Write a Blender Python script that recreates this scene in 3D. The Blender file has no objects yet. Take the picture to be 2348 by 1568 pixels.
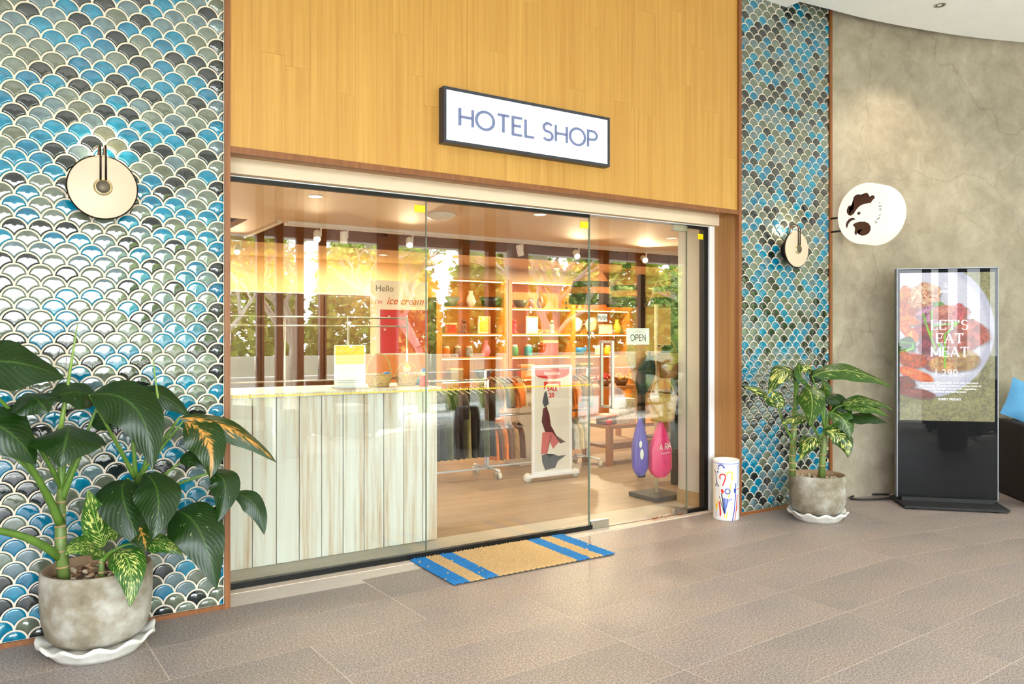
import bpy, bmesh, math, random
import numpy as np
from mathutils import Vector, Matrix
random.seed(7)
S = bpy.context.scene
COL = S.collection
PI = math.pi

# ------------------------------------------------------------------ camera
FPX, CXP, HYP, EYE = 1793.0, 1174.0, 772.0, 1.4
YAW = math.atan2(1144, 1793)
FX, FY = math.sin(YAW), math.cos(YAW)
RX, RY = FY, -FX
cd = bpy.data.cameras.new('camera'); cam = bpy.data.objects.new('camera', cd); COL.objects.link(cam)
cd.sensor_width = 36.0; cd.lens = 36.0 * FPX / 2348.0
cd.shift_y = -(784 - HYP) / 2348.0
cd.clip_start = 0.05; cd.clip_end = 300
cam.location = (0, 0, EYE); cam.rotation_euler = (PI / 2, 0, -YAW)
S.camera = cam
# ------------------------------------------------------------------ world, sun, exposure
W = bpy.data.worlds.new('World'); S.world = W; W.use_nodes = True
wn = W.node_tree.nodes; wl = W.node_tree.links
for n in list(wn): wn.remove(n)
wo = wn.new('ShaderNodeOutputWorld'); wb = wn.new('ShaderNodeBackground')
wc = wn.new('ShaderNodeTexCoord'); wsep = wn.new('ShaderNodeSeparateXYZ'); wr = wn.new('ShaderNodeValToRGB')
wl.new(wc.outputs['Generated'], wsep.inputs[0]); wl.new(wsep.outputs['Z'], wr.inputs[0])
wr.color_ramp.elements[0].position = 0.0; wr.color_ramp.elements[0].color = (0.90, 0.95, 1.0, 1)
wr.color_ramp.elements[1].position = 0.8; wr.color_ramp.elements[1].color = (0.72, 0.86, 1.0, 1)
wl.new(wr.outputs[0], wb.inputs[0]); wb.inputs[1].default_value = 16.0
wl.new(wb.outputs[0], wo.inputs[0])
sd = bpy.data.lights.new('sun', 'SUN'); so = bpy.data.objects.new('sun', sd); COL.objects.link(so)
sd.energy = 19.0; sd.angle = 0.01; sd.color = (1.0, 0.97, 0.93)
so.rotation_euler = (math.radians(48), 0, math.radians(62)); so.location = (0, -6, 12)
S.view_settings.view_transform = 'Standard'; S.view_settings.look = 'None'
S.view_settings.exposure = 0.36; S.view_settings.gamma = 1.0; S.view_settings.use_curve_mapping = False
S.cycles.max_bounces = 7; S.cycles.diffuse_bounces = 4; S.cycles.glossy_bounces = 4
S.cycles.transmission_bounces = 4; S.cycles.transparent_max_bounces = 12
S.cycles.caustics_reflective = False; S.cycles.caustics_refractive = False
S.cycles.sample_clamp_indirect = 6.0
S.cycles.use_adaptive_sampling = True; S.cycles.adaptive_threshold = 0.02

# ------------------------------------------------------------------ helpers
def at(u, v, Y):                       # the point seen at photo pixel (u, v) on the vertical plane y = Y
    t = (u - CXP) / FPX; d = Y / (FY + t * RY)
    return Vector((d * (FX + t * RX), Y, EYE + (HYP - v) * d / FPX))
def lin(c):
    return tuple((x / 255 / 12.92) if x / 255 <= 0.04045 else ((x / 255 + 0.055) / 1.055) ** 2.4 for x in c) + (1.0,)
MATS = {}
class NT:
    def __init__(s, name):
        s.m = bpy.data.materials.new(name); s.m.use_nodes = True
        s.n = s.m.node_tree.nodes; s.l = s.m.node_tree.links
        s.b = s.n['Principled BSDF']; s.out = s.n['Material Output']
        MATS[name] = s.m
    def new(s, t, **k):
        n = s.n.new('ShaderNode' + t)
        for a, v in k.items():
            if a[:3] == 'in_':
                n.inputs[int(a[3:]) if a[3:].isdigit() else a[3:]].default_value = v
            else: setattr(n, a, v)
        return n
    def link(s, a, b): s.l.new(a, b)
    def coords(s, kind='Object', scale=(1, 1, 1)):
        tc = s.new('TexCoord'); mp = s.new('Mapping'); mp.inputs['Scale'].default_value = scale
        s.link(tc.outputs[kind], mp.inputs[0]); return mp.outputs[0]
    def noise(s, co, scale, detail=4, rough=0.55, dist=0.0):
        n = s.new('TexNoise'); n.inputs['Scale'].default_value = scale; n.inputs['Detail'].default_value = detail
        n.inputs['Roughness'].default_value = rough; n.inputs['Distortion'].default_value = dist
        s.link(co, n.inputs['Vector']); return n.outputs['Fac']
    def ramp(s, fac, stops):
        r = s.new('ValToRGB'); e = r.color_ramp.elements
        while len(e) < len(stops): e.new(0.5)
        for el, (p, c) in zip(e, stops): el.position = p; el.color = c if len(c) == 4 else lin(c)
        s.link(fac, r.inputs[0]); return r.outputs[0]
    def mix(s, fac, a, b, mode='MIX'):
        m = s.new('MixRGB', blend_type=mode)
        for i, x in enumerate((fac, a, b)):
            if hasattr(x, 'is_linked') or hasattr(x, 'node'): s.link(x, m.inputs[i])
            else: m.inputs[i].default_value = x
        return m.outputs[0]
    def math(s, op, a, b=None, c=None):
        m = s.new('Math', operation=op)
        for i, x in enumerate((a, b, c)):
            if x is None: continue
            if hasattr(x, 'node'): s.link(x, m.inputs[i])
            else: m.inputs[i].default_value = x
        return m.outputs[0]
    def bump(s, h, strength=0.3, dist=0.01):
        b = s.new('Bump'); b.inputs['Strength'].default_value = strength; b.inputs['Distance'].default_value = dist
        s.link(h, b.inputs['Height']); s.link(b.outputs[0], s.b.inputs['Normal'])
    def set(s, rough=0.5, metal=0.0, spec=0.5, color=None, coat=None):
        s.b.inputs['Roughness'].default_value = rough; s.b.inputs['Metallic'].default_value = metal
        s.b.inputs['Specular IOR Level'].default_value = spec
        if color is not None:
            if hasattr(color, 'node'): s.link(color, s.b.inputs['Base Color'])
            else: s.b.inputs['Base Color'].default_value = color if len(color) == 4 else lin(color)
        if coat: s.b.inputs['Coat Weight'].default_value = coat; s.b.inputs['Coat Roughness'].default_value = 0.05
        return s.m
def flat(name, c, rough=0.5, metal=0.0, spec=0.5, var=0.06, scale=30.0, bump=0.0):
    if name in MATS: return MATS[name]
    t = NT(name); co = t.coords(); n = t.noise(co, scale)
    c = lin(c); a = tuple(max(0, x * (1 - var)) for x in c[:3]) + (1,); b = tuple(min(1, x * (1 + var)) for x in c[:3]) + (1,)
    col = t.ramp(n, [(0.3, a), (0.7, b)])
    if bump: t.bump(n, bump, 0.004)
    return t.set(rough, metal, spec, col)
def emit(name, c, strength):
    if name in MATS: return MATS[name]
    t = NT(name); t.b.inputs['Base Color'].default_value = tuple(x * 0.25 for x in lin(c)[:3]) + (1,)
    t.b.inputs['Emission Color'].default_value = lin(c); t.b.inputs['Emission Strength'].default_value = strength
    t.b.inputs['Roughness'].default_value = 0.4
    return t.m

class MB:                              # collects shapes, then links them as ONE mesh object
    def __init__(s): s.v = []; s.f = []; s.mi = []; s.uv = {}; s.cur = 0
    def add(s, vs, fs):
        o = len(s.v); s.v += [tuple(v) for v in vs]
        for f in fs: s.f.append(tuple(i + o for i in f)); s.mi.append(s.cur)
        return s
    def box(s, x0, x1, y0, y1, z0, z1):
        vs = [(x, y, z) for z in (z0, z1) for y in (y0, y1) for x in (x0, x1)]
        return s.add(vs, [(0, 2, 3, 1), (4, 5, 7, 6), (0, 1, 5, 4), (2, 6, 7, 3), (0, 4, 6, 2), (1, 3, 7, 5)])
    def bbox(s, x0, x1, y0, y1, z0, z1, b):      # bevelled box
        bm = bmesh.new(); r = bmesh.ops.create_cube(bm, size=1)
        for v in bm.verts: v.co = ((x0 + x1) / 2 + v.co.x * (x1 - x0), (y0 + y1) / 2 + v.co.y * (y1 - y0), (z0 + z1) / 2 + v.co.z * (z1 - z0))
        bmesh.ops.bevel(bm, geom=bm.edges[:], offset=b, segments=2, affect='EDGES', profile=0.5)
        return s.bm(bm)
    def bm(s, bm):
        bm.verts.index_update(); s.add([v.co[:] for v in bm.verts], [[v.index for v in f.verts] for f in bm.faces]); bm.free(); return s
    def obox(s, c, ax, ay, az):          # oriented box: centre and three half axes
        c, ax, ay, az = Vector(c), Vector(ax), Vector(ay), Vector(az)
        vs = [c + i * ax + j * ay + k * az for k in (-1, 1) for j in (-1, 1) for i in (-1, 1)]
        return s.add(vs, [(0, 2, 3, 1), (4, 5, 7, 6), (0, 1, 5, 4), (2, 6, 7, 3), (0, 4, 6, 2), (1, 3, 7, 5)])
    def tube(s, pts, r, n=8, cap=True):
        pts = [Vector(p) for p in pts]; m = len(pts)
        rs = r if isinstance(r, (list, tuple)) else [r] * m
        o = len(s.v); nrm = None
        for i, p in enumerate(pts):
            t = (pts[min(i + 1, m - 1)] - pts[max(i - 1, 0)]).normalized()
            if nrm is None:
                nrm = t.orthogonal().normalized()
            else:
                nrm = (nrm - t * nrm.dot(t)); nrm = nrm.normalized() if nrm.length > 1e-6 else t.orthogonal().normalized()
            b = t.cross(nrm)
            for k in range(n):
                a = 2 * PI * k / n; s.v.append(tuple(p + rs[i] * (math.cos(a) * nrm + math.sin(a) * b)))
        for i in range(m - 1):
            for k in range(n):
                s.f.append((o + i * n + k, o + i * n + (k + 1) % n, o + (i + 1) * n + (k + 1) % n, o + (i + 1) * n + k)); s.mi.append(s.cur)
        if cap:
            s.f.append(tuple(o + k for k in range(n))[::-1]); s.mi.append(s.cur)
            s.f.append(tuple(o + (m - 1) * n + k for k in range(n))); s.mi.append(s.cur)
        return s
    def lathe(s, prof, n=32, c=(0, 0, 0), wob=None):
        o = len(s.v); m = len(prof)
        for i, (r, z) in enumerate(prof):
            for k in range(n):
                a = 2 * PI * k / n; rr, zz = (r, z) if wob is None else wob(r, z, a, i)
                s.v.append((c[0] + rr * math.cos(a), c[1] + rr * math.sin(a), c[2] + zz))
        for i in range(m - 1):
            for k in range(n):
                s.f.append((o + i * n + k, o + i * n + (k + 1) % n, o + (i + 1) * n + (k + 1) % n, o + (i + 1) * n + k)); s.mi.append(s.cur)
        return s
    def grid(s, P, flip=False):          # P[i][j] -> point
        o = len(s.v); a = len(P); b = len(P[0])
        for r in P: s.v += [tuple(p) for p in r]
        for i in range(a - 1):
            for j in range(b - 1):
                q = (o + i * b + j, o + i * b + j + 1, o + (i + 1) * b + j + 1, o + (i + 1) * b + j)
                s.f.append(q[::-1] if flip else q); s.mi.append(s.cur)
        return s
    def blob(s, c, r, seg=10, ring=6):
        o = len(s.v); r = r if isinstance(r, (tuple, list)) else (r, r, r)
        P = [[(c[0] + r[0] * math.sin(PI * i / ring) * math.cos(2 * PI * j / seg), c[1] + r[1] * math.sin(PI * i / ring) * math.sin(2 * PI * j / seg), c[2] - r[2] * math.cos(PI * i / ring)) for j in range(seg + 1)] for i in range(ring + 1)]
        return s.grid(P)
    def prism(s, poly, a, b, frame):      # poly of (p, q), extruded from a to b; frame(p, q, h) -> point
        n = len(poly)
        vs = [frame(p, q, a) for p, q in poly] + [frame(p, q, b) for p, q in poly]
        return s.add(vs, [tuple(range(n))[::-1], tuple(range(n, 2 * n))] + [(i, (i + 1) % n, n + (i + 1) % n, n + i) for i in range(n)])
    def mesh(s, name, mats, smooth=False, recalc=True):
        me = bpy.data.meshes.new(name); me.from_pydata(s.v, [], s.f)
        for m in (mats if isinstance(mats, (list, tuple)) else [mats]): me.materials.append(m)
        if any(s.mi): me.polygons.foreach_set('material_index', s.mi)
        if recalc:
            bm = bmesh.new(); bm.from_mesh(me); bmesh.ops.recalc_face_normals(bm, faces=bm.faces); bm.to_mesh(me); bm.free()
        if smooth: me.polygons.foreach_set('use_smooth', [True] * len(me.polygons))
        return me
    def build(s, name, mats, parent=None, smooth=False, local=False, recalc=True):
        if parent is not None and not local:
            q = world_loc(parent); s.v = [(x - q.x, y - q.y, z - q.z) for x, y, z in s.v]
        return link(name, s.mesh(name, mats, smooth, recalc), parent)
def world_loc(o):
    q = Vector(o.location)
    while o.parent: o = o.parent; q += Vector(o.location)
    return q
def link(name, me, parent=None):
    o = bpy.data.objects.new(name, me); COL.objects.link(o)
    if parent is not None: o.parent = parent
    return o
def tag(o, label=None, cat=None, group=None, kind=None):
    if label: o['label'] = label
    if cat: o['category'] = cat
    if group: o['group'] = group
    if kind: o['kind'] = kind
    return o
def thing(name, label, cat, loc=(0, 0, 0), rz=0.0, group=None):
    o = bpy.data.objects.new(name, None); COL.objects.link(o); o.empty_display_size = 0.1
    o.location = loc; o.rotation_euler = (0, 0, rz)
    return tag(o, label, cat, group)
def struct(o, label=None): o['kind'] = 'structure'; return tag(o, label) if label else o
def splane(name, m, parent=None): pass

# ------------------------------------------------------------------ materials
def m_wood(name, c1, c2, c3, axis='Z', rough=0.42, perobj=0.5, gr=1.0):
    t = NT(name)
    sc = {'Z': (40, 40, 0.8), 'X': (0.8, 40, 40), 'Y': (40, 0.8, 40)}[axis]
    co = t.coords('Object', tuple(x * gr for x in sc)); oi = t.new('ObjectInfo')
    ad = t.new('VectorMath', operation='ADD'); sc2 = t.new('VectorMath', operation='SCALE'); sc2.inputs[0].default_value = (37, 91, 53)
    t.link(oi.outputs['Random'], sc2.inputs['Scale']); t.link(co, ad.inputs[0]); t.link(sc2.outputs[0], ad.inputs[1])
    n1 = t.noise(ad.outputs[0], 1.0, 6, 0.6, 0.6); n2 = t.noise(ad.outputs[0], 4.5, 3, 0.6)
    f = t.math('ADD', t.math('MULTIPLY', n1, 0.75), t.math('MULTIPLY', n2, 0.25))
    f = t.math('ADD', f, t.math('MULTIPLY', t.math('SUBTRACT', oi.outputs['Random'], 0.5), perobj * 0.25))
    col = t.ramp(f, [(0.3, c1), (0.5, c2), (0.72, c3)])
    t.bump(n2, 0.06, 0.002)
    return t.set(rough, 0, 0.4, col)
M_OAK = m_wood('oak_panel', (172, 123, 54), (185, 138, 65), (198, 153, 78), perobj=0.35)
M_JAMB = m_wood('oak_jamb', (156, 110, 62), (168, 122, 72), (180, 134, 84))
M_TRIM = m_wood('teak_trim', (112, 66, 32), (128, 78, 40), (144, 92, 50))
M_SHELF = m_wood('warm_shelf_wood', (176, 108, 38), (204, 130, 52), (220, 150, 70))
M_DARKWOOD = m_wood('dark_wood', (58, 36, 22), (74, 48, 30), (92, 62, 40))
M_COFFER = m_wood('coffer_wood', (116, 66, 28), (136, 82, 38), (152, 96, 48), axis='X')
M_BENCH = m_wood('bench_wood', (150, 96, 52), (170, 112, 64), (186, 128, 78), axis='X')
M_FLOORWOOD = m_wood('floor_plank', (140, 119, 98), (152, 131, 110), (164, 143, 122), axis='X', rough=0.4, perobj=0.7, gr=0.6)
def m_whitewash():
    t = NT('whitewashed_plank'); co = t.coords('Object', (30, 30, 1.3)); oi = t.new('ObjectInfo')
    ad = t.new('VectorMath', operation='ADD'); sc2 = t.new('VectorMath', operation='SCALE'); sc2.inputs[0].default_value = (17, 9, 31)
    t.link(oi.outputs['Random'], sc2.inputs['Scale']); t.link(co, ad.inputs[0]); t.link(sc2.outputs[0], ad.inputs[1])
    n1 = t.noise(ad.outputs[0], 1.0, 7, 0.65); n2 = t.noise(ad.outputs[0], 0.25, 3)
    f = t.math('ADD', t.math('MULTIPLY', n1, 0.6), t.math('MULTIPLY', n2, 0.4))
    col = t.ramp(f, [(0.30, (172, 128, 98)), (0.42, (206, 186, 164)), (0.52, (222, 216, 206)), (0.7, (228, 226, 220))])
    t.bump(n1, 0.12, 0.002)
    return t.set(0.55, 0, 0.35, col)
M_WASH = m_whitewash()
def m_granite(name, c1, c2, c3, rough):
    t = NT(name); co = t.coords('Object'); oi = t.new('ObjectInfo')
    n1 = t.noise(co, 210, 2, 0.75); n2 = t.noise(co, 1.4, 4); n3 = t.noise(co, 95, 3, 0.7)
    sp = t.ramp(t.math('ADD', t.math('MULTIPLY', n1, 0.6), t.math('MULTIPLY', n3, 0.4)), [(0.38, c1), (0.5, c2), (0.62, c3)])
    br = t.ramp(n2, [(0.3, (0.78, 0.79, 0.82, 1)), (0.5, (0.94, 0.92, 0.90, 1)), (0.7, (1.04, 0.97, 0.90, 1))])
    col = t.mix(1.0, sp, br, 'MULTIPLY')
    f = t.math('ADD', t.math('MULTIPLY', oi.outputs['Random'], 0.10), 0.95)
    cc = t.new('CombineColor'); [t.link(f, cc.inputs[i]) for i in range(3)]
    col = t.mix(1.0, col, cc.outputs[0], 'MULTIPLY')
    rr = t.math('ADD', t.math('MULTIPLY', n2, 0.16), rough - 0.08); t.link(rr, t.b.inputs['Roughness'])
    t.set(rough, 0, 0.45, col); t.link(rr, t.b.inputs['Roughness']); return t.m
M_FLOOR = m_granite('granite_slab', (82, 75, 74), (150, 138, 132), (208, 194, 186), 0.47)
M_JOINT = flat('floor_joint', (208, 198, 186), 0.8)
def m_concrete():
    t = NT('trowelled_concrete'); co = t.coords('Object')
    n1 = t.noise(co, 1.3, 9, 0.66, 0.3); n2 = t.noise(co, 6, 8, 0.7, 0.5); n3 = t.noise(co, 45, 4)
    f = t.math('ADD', t.math('MULTIPLY', n1, 0.55), t.math('MULTIPLY', n2, 0.45))
    col = t.ramp(f, [(0.32, (118, 108, 93)), (0.46, (144, 133, 115)), (0.58, (162, 151, 133)), (0.72, (180, 170, 153))])
    v = t.new('TexVoronoi', feature='DISTANCE_TO_EDGE'); v.inputs['Scale'].default_value = 0.9
    dn = t.new('MixRGB'); dn.inputs[0].default_value = 0.35; t.link(co, dn.inputs[1])
    nz = t.new('TexNoise'); nz.inputs['Scale'].default_value = 2.2; nz.inputs['Detail'].default_value = 8; t.link(co, nz.inputs['Vector']); t.link(nz.outputs['Color'], dn.inputs[2])
    t.link(dn.outputs[0], v.inputs['Vector'])
    cr = t.ramp(v.outputs['Distance'], [(0.0, (0.72, 0.70, 0.67, 1)), (0.006, (1, 1, 1, 1))])
    col = t.mix(0.7, col, cr, 'MULTIPLY')
    t.bump(t.math('ADD', n2, t.math('MULTIPLY', n3, 0.3)), 0.22, 0.012)
    return t.set(0.62, 0, 0.4, col)
M_CONC = m_concrete()
M_GROUT = flat('cream_grout', (218, 204, 184), 0.75)
M_WHITE = flat('white_paint', (240, 241, 243), 0.55, var=0.02)
M_CEIL = flat('white_ceiling', (244, 244, 244), 0.7, var=0.02, scale=6)
M_SHOPWALL = flat('warm_wall_paint', (226, 196, 150), 0.65, var=0.03)
M_CREAM = flat('cream_wall_paint', (206, 202, 190), 0.6, var=0.03)
M_BLACK = flat('black_metal', (14, 14, 15), 0.4, 0.3)
M_BLACKM = flat('matte_black', (20, 19, 20), 0.7)
M_STEEL = flat('brushed_steel', (190, 186, 178), 0.28, 1.0)
M_CHROME = flat('chrome', (220, 218, 212), 0.12, 1.0)
def m_tile(name, c, var):
    t = NT(name); co = t.coords('Object'); oi = t.new('ObjectInfo')
    ad = t.new('VectorMath', operation='ADD'); t.link(co, ad.inputs[0]); t.link(oi.outputs['Location'], ad.inputs[1])
    n1 = t.noise(ad.outputs[0], 420, 3, 0.7); n2 = t.noise(ad.outputs[0], 28, 3)
    c = lin(c)[:3]
    f = t.math('ADD', t.math('MULTIPLY', n1, 0.5), t.math('MULTIPLY', n2, 0.5))
    lo = tuple(x * (1 - var) for x in c) + (1,); hi = tuple(min(1, x * (1 + var)) for x in c) + (1,)
    col = t.ramp(f, [(0.35, lo), (0.65, hi)])
    t.bump(n2, 0.05, 0.004)
    t.set(0.06, 0, 0.9, col); return t.m
TILE_M = [m_tile('turquoise_glaze', (4, 112, 142), 0.4), m_tile('deep_turquoise_glaze', (5, 100, 132), 0.4),
          m_tile('sage_glaze', (98, 108, 96), 0.3), m_tile('blue_grey_glaze', (86, 106, 110), 0.35),
          m_tile('olive_grey_glaze', (90, 96, 80), 0.3), m_tile('charcoal_glaze', (28, 36, 36), 0.35), m_tile('umber_glaze', (42, 46, 42), 0.3)]
TILE_W = [0.20, 0.11, 0.17, 0.15, 0.13, 0.14, 0.10]
def m_glass(name, f0, tint=(0.93, 0.95, 0.93, 1)):
    t = NT(name); t.n.remove(t.b)
    tr = t.new('BsdfTransparent'); tr.inputs[0].default_value = tint
    gl = t.new('BsdfGlossy'); gl.inputs['Roughness'].default_value = 0.0; gl.inputs[0].default_value = (1, 1, 1, 1)
    lw = t.new('LayerWeight'); lw.inputs['Blend'].default_value = 0.5
    p = t.math('POWER', lw.outputs['Facing'], 5.0)
    fac = t.math('ADD', t.math('MULTIPLY', p, 1 - f0), f0)
    mx = t.new('MixShader'); t.link(fac, mx.inputs[0]); t.link(tr.outputs[0], mx.inputs[1]); t.link(gl.outputs[0], mx.inputs[2])
    t.link(mx.outputs[0], t.out.inputs[0]); return t.m
M_GLASS = m_glass('window_glass', 0.05)
M_KGLASS = m_glass('screen_cover_glass', 0.016, (0.97, 0.97, 0.98, 1))
def m_leaf(name, base, dark, vein, speck, amount, brown=0.0, fq=1.0):
    t = NT(name); tc = t.new('TexCoord'); sp = t.new('SeparateXYZ'); t.link(tc.outputs['UV'], sp.inputs[0])
    u, v = sp.outputs[0], sp.outputs[1]          # u 0..1 across, v 0..1 along
    au = t.math('ABSOLUTE', t.math('SUBTRACT', u, 0.5))
    w = t.math('SUBTRACT', t.math('MULTIPLY', v, 13.0), t.math('MULTIPLY', au, 9.0))
    st = t.math('SINE', t.math('MULTIPLY', w, 2 * PI))
    col = t.ramp(t.math('ADD', t.math('MULTIPLY', st, 0.5), 0.5), [(0.0, dark), (1.0, base)])
    cx = t.new('CombineXYZ'); t.link(t.math('MULTIPLY', au, 7.0 * fq), cx.inputs[0]); t.link(t.math('MULTIPLY', w, 1.6 * fq), cx.inputs[1])
    oi = t.new('ObjectInfo'); t.link(t.math('MULTIPLY', oi.outputs['Random'], 40.0), cx.inputs[2])
    n = t.noise(cx.outputs[0], 1.3, 4, 0.65)
    band = t.math('SUBTRACT', n, t.math('MULTIPLY', t.math('ABSOLUTE', t.math('SUBTRACT', au, 0.18)), 0.35))
    mk = t.ramp(band, [(0.60 - amount, (0, 0, 0, 1)), (0.64 - amount, (1, 1, 1, 1))])
    col = t.mix(mk, col, lin(speck))
    mid = t.ramp(au, [(0.0, (1, 1, 1, 1)), (0.028, (0, 0, 0, 1))])
    col = t.mix(mid, col, lin(vein))
    if brown:
        nb = t.noise(cx.outputs[0], 0.8, 3)
        bk = t.ramp(t.math('SUBTRACT', t.math('ADD', nb, brown), t.math('MULTIPLY', au, 0.9)), [(0.52, (0, 0, 0, 1)), (0.62, (1, 1, 1, 1))])
        col = t.mix(bk, col, lin((196, 138, 60)))
    t.bump(st, 0.10, 0.004)
    t.b.inputs['Transmission Weight'].default_value = 0.0
    t.set(0.36, 0, 0.4, col)
    tl = t.new('BsdfTranslucent'); t.link(col, tl.inputs[0]); ms = t.new('MixShader'); ms.inputs[0].default_value = 0.18
    t.link(t.b.outputs[0], ms.inputs[1]); t.link(tl.outputs[0], ms.inputs[2]); t.link(ms.outputs[0], t.out.inputs[0])
    return t.m
M_LEAF = m_leaf('deep_green_leaf', (24, 54, 9), (19, 45, 7), (62, 94, 30), (208, 220, 170), -0.062)
M_LEAFB = m_leaf('scorched_leaf', (32, 62, 12), (26, 52, 10), (150, 130, 60), (208, 206, 140), -0.06, 0.10)
M_LEAFV = m_leaf('variegated_leaf', (52, 98, 26), (36, 78, 20), (150, 178, 80), (220, 224, 130), 0.085)
M_LEAFL = m_leaf('lime_streaked_leaf', (50, 86, 18), (40, 72, 15), (170, 186, 96), (204, 208, 116), 0.03, 0.0, 0.8)
M_LEAFS = m_leaf('cream_splashed_leaf', (34, 72, 14), (28, 60, 12), (170, 190, 90), (226, 226, 130), 0.10, 0.0, 0.55)
M_STEM = flat('green_stem', (84, 116, 40), 0.45, var=0.2, scale=20)
M_CANE = flat('ringed_cane', (96, 116, 56), 0.5, var=0.35, scale=14)
M_NODE = flat('cane_ring', (160, 130, 92), 0.7)
def m_pot():
    t = NT('weathered_cement_pot'); co = t.coords('Object')
    n1 = t.noise(co, 4.5, 6, 0.6); n2 = t.noise(co, 22, 5)
    f = t.math('ADD', t.math('MULTIPLY', n1, 0.75), t.math('MULTIPLY', n2, 0.25))
    col = t.ramp(f, [(0.32, (104, 92, 74)), (0.46, (138, 128, 110)), (0.56, (166, 160, 149)), (0.7, (198, 195, 188))])
    t.bump(n2, 0.15, 0.004); return t.set(0.75, 0, 0.3, col)
M_POT = m_pot()
M_POTRIM = flat('raw_clay_rim', (150, 122, 94), 0.8, var=0.15)
M_SAUCER = flat('white_cement_saucer', (220, 216, 208), 0.7, var=0.08, bump=0.2)
M_SOIL = flat('soil', (92, 70, 52), 0.9, var=0.3)
PEB = [flat('pebble_tan', (176, 140, 104), 0.7), flat('pebble_pale', (206, 186, 160), 0.7), flat('pebble_brown', (130, 96, 70), 0.7)]
M_ROPE = flat('natural_jute', (202, 168, 116), 0.85, var=0.25, scale=160)
M_ROPEB = flat('blue_jute', (24, 122, 190), 0.8, var=0.25, scale=160)
M_WICKER = flat('straw_wicker', (196, 158, 92), 0.75, var=0.3, scale=90)
M_YELLOW = flat('yellow_sticker', (250, 210, 10), 0.5, var=0.01)
M_PAPER = flat('white_card', (238, 234, 222), 0.6, var=0.01)
M_INK = flat('grey_ink', (60, 62, 66), 0.6, var=0.01)
M_RED = flat('red_print', (208, 48, 40), 0.5, var=0.03)
M_SIGNLIT = emit('lit_sign_face', (255, 255, 255), 1.6)
M_SIGNINK = emit('slate_blue_letters', (122, 134, 172), 0.62)
M_ORB = emit('lit_opal', (255, 232, 196), 0.42)
M_LAMPGLOW = emit('warm_bulb', (255, 214, 150), 30.0)
M_LED = emit('warm_led_strip', (255, 206, 120), 12.0)

# ------------------------------------------------------------------ fish scale tile walls
R0 = 0.052
def scale_outline(r):
    g = 0.0038; k = r - g; q = r + g
    th = math.acos((2 * g - r) / (math.sqrt(2) * k)) + PI / 4          # where the top arc meets the left hollow
    pts = [(k * math.cos(PI - th + (2 * th - PI) * i / 10), k * math.sin(PI - th + (2 * th - PI) * i / 10)) for i in range(11)]
    px_, pz_ = pts[-1]; a0 = math.atan2(px_ + r, pz_ + r); a1 = math.asin(r / q)
    low = [(-r + q * math.sin(a0 + (a1 - a0) * i / 5), -r + q * math.cos(a0 + (a1 - a0) * i / 5)) for i in range(1, 6)]
    return pts + low + [(-x, z) for x, z in reversed(low[:-1])]
def clip(poly, f):
    out = []
    for i in range(len(poly)):
        a, b = poly[i - 1], poly[i]; fa, fb = f(a), f(b)
        if (fa >= 0) != (fb >= 0):
            t = fa / (fa - fb); out.append((a[0] + t * (b[0] - a[0]), a[1] + t * (b[1] - a[1])))
        if fb >= 0: out.append(b)
    return out
def tile_shape(mb, poly, ox, oz, y, cut=False):       # flat-faced tile with a rolled edge, inset step by step
    bm = bmesh.new()
    try:
        f = bm.faces.new([bm.verts.new((ox + p[0], y, oz + p[1])) for p in poly])
    except ValueError:
        bm.free(); return
    f.normal_update()
    if f.normal.y > 0: f.normal_flip()
    ar = f.calc_area()
    if ar < 4e-4: bm.free(); return
    for th, dp in ((0.0008, 0.0034), (0.0006, 0.0012)) if cut else ((0.0020, 0.0036), (0.0026, 0.0014), (0.0030, 0.0004)):
        r = bmesh.ops.inset_individual(bm, faces=[f], thickness=th, depth=dp, use_even_offset=True)
    bmesh.ops.triangulate(bm, faces=[f])
    mb.bm(bm)
OUT = scale_outline(R0)
TMESH = []
for m in TILE_M:
    b = MB(); tile_shape(b, OUT, 0, 0, 0); TMESH.append(b.mesh('scale_tile', m, True, False))
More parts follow.
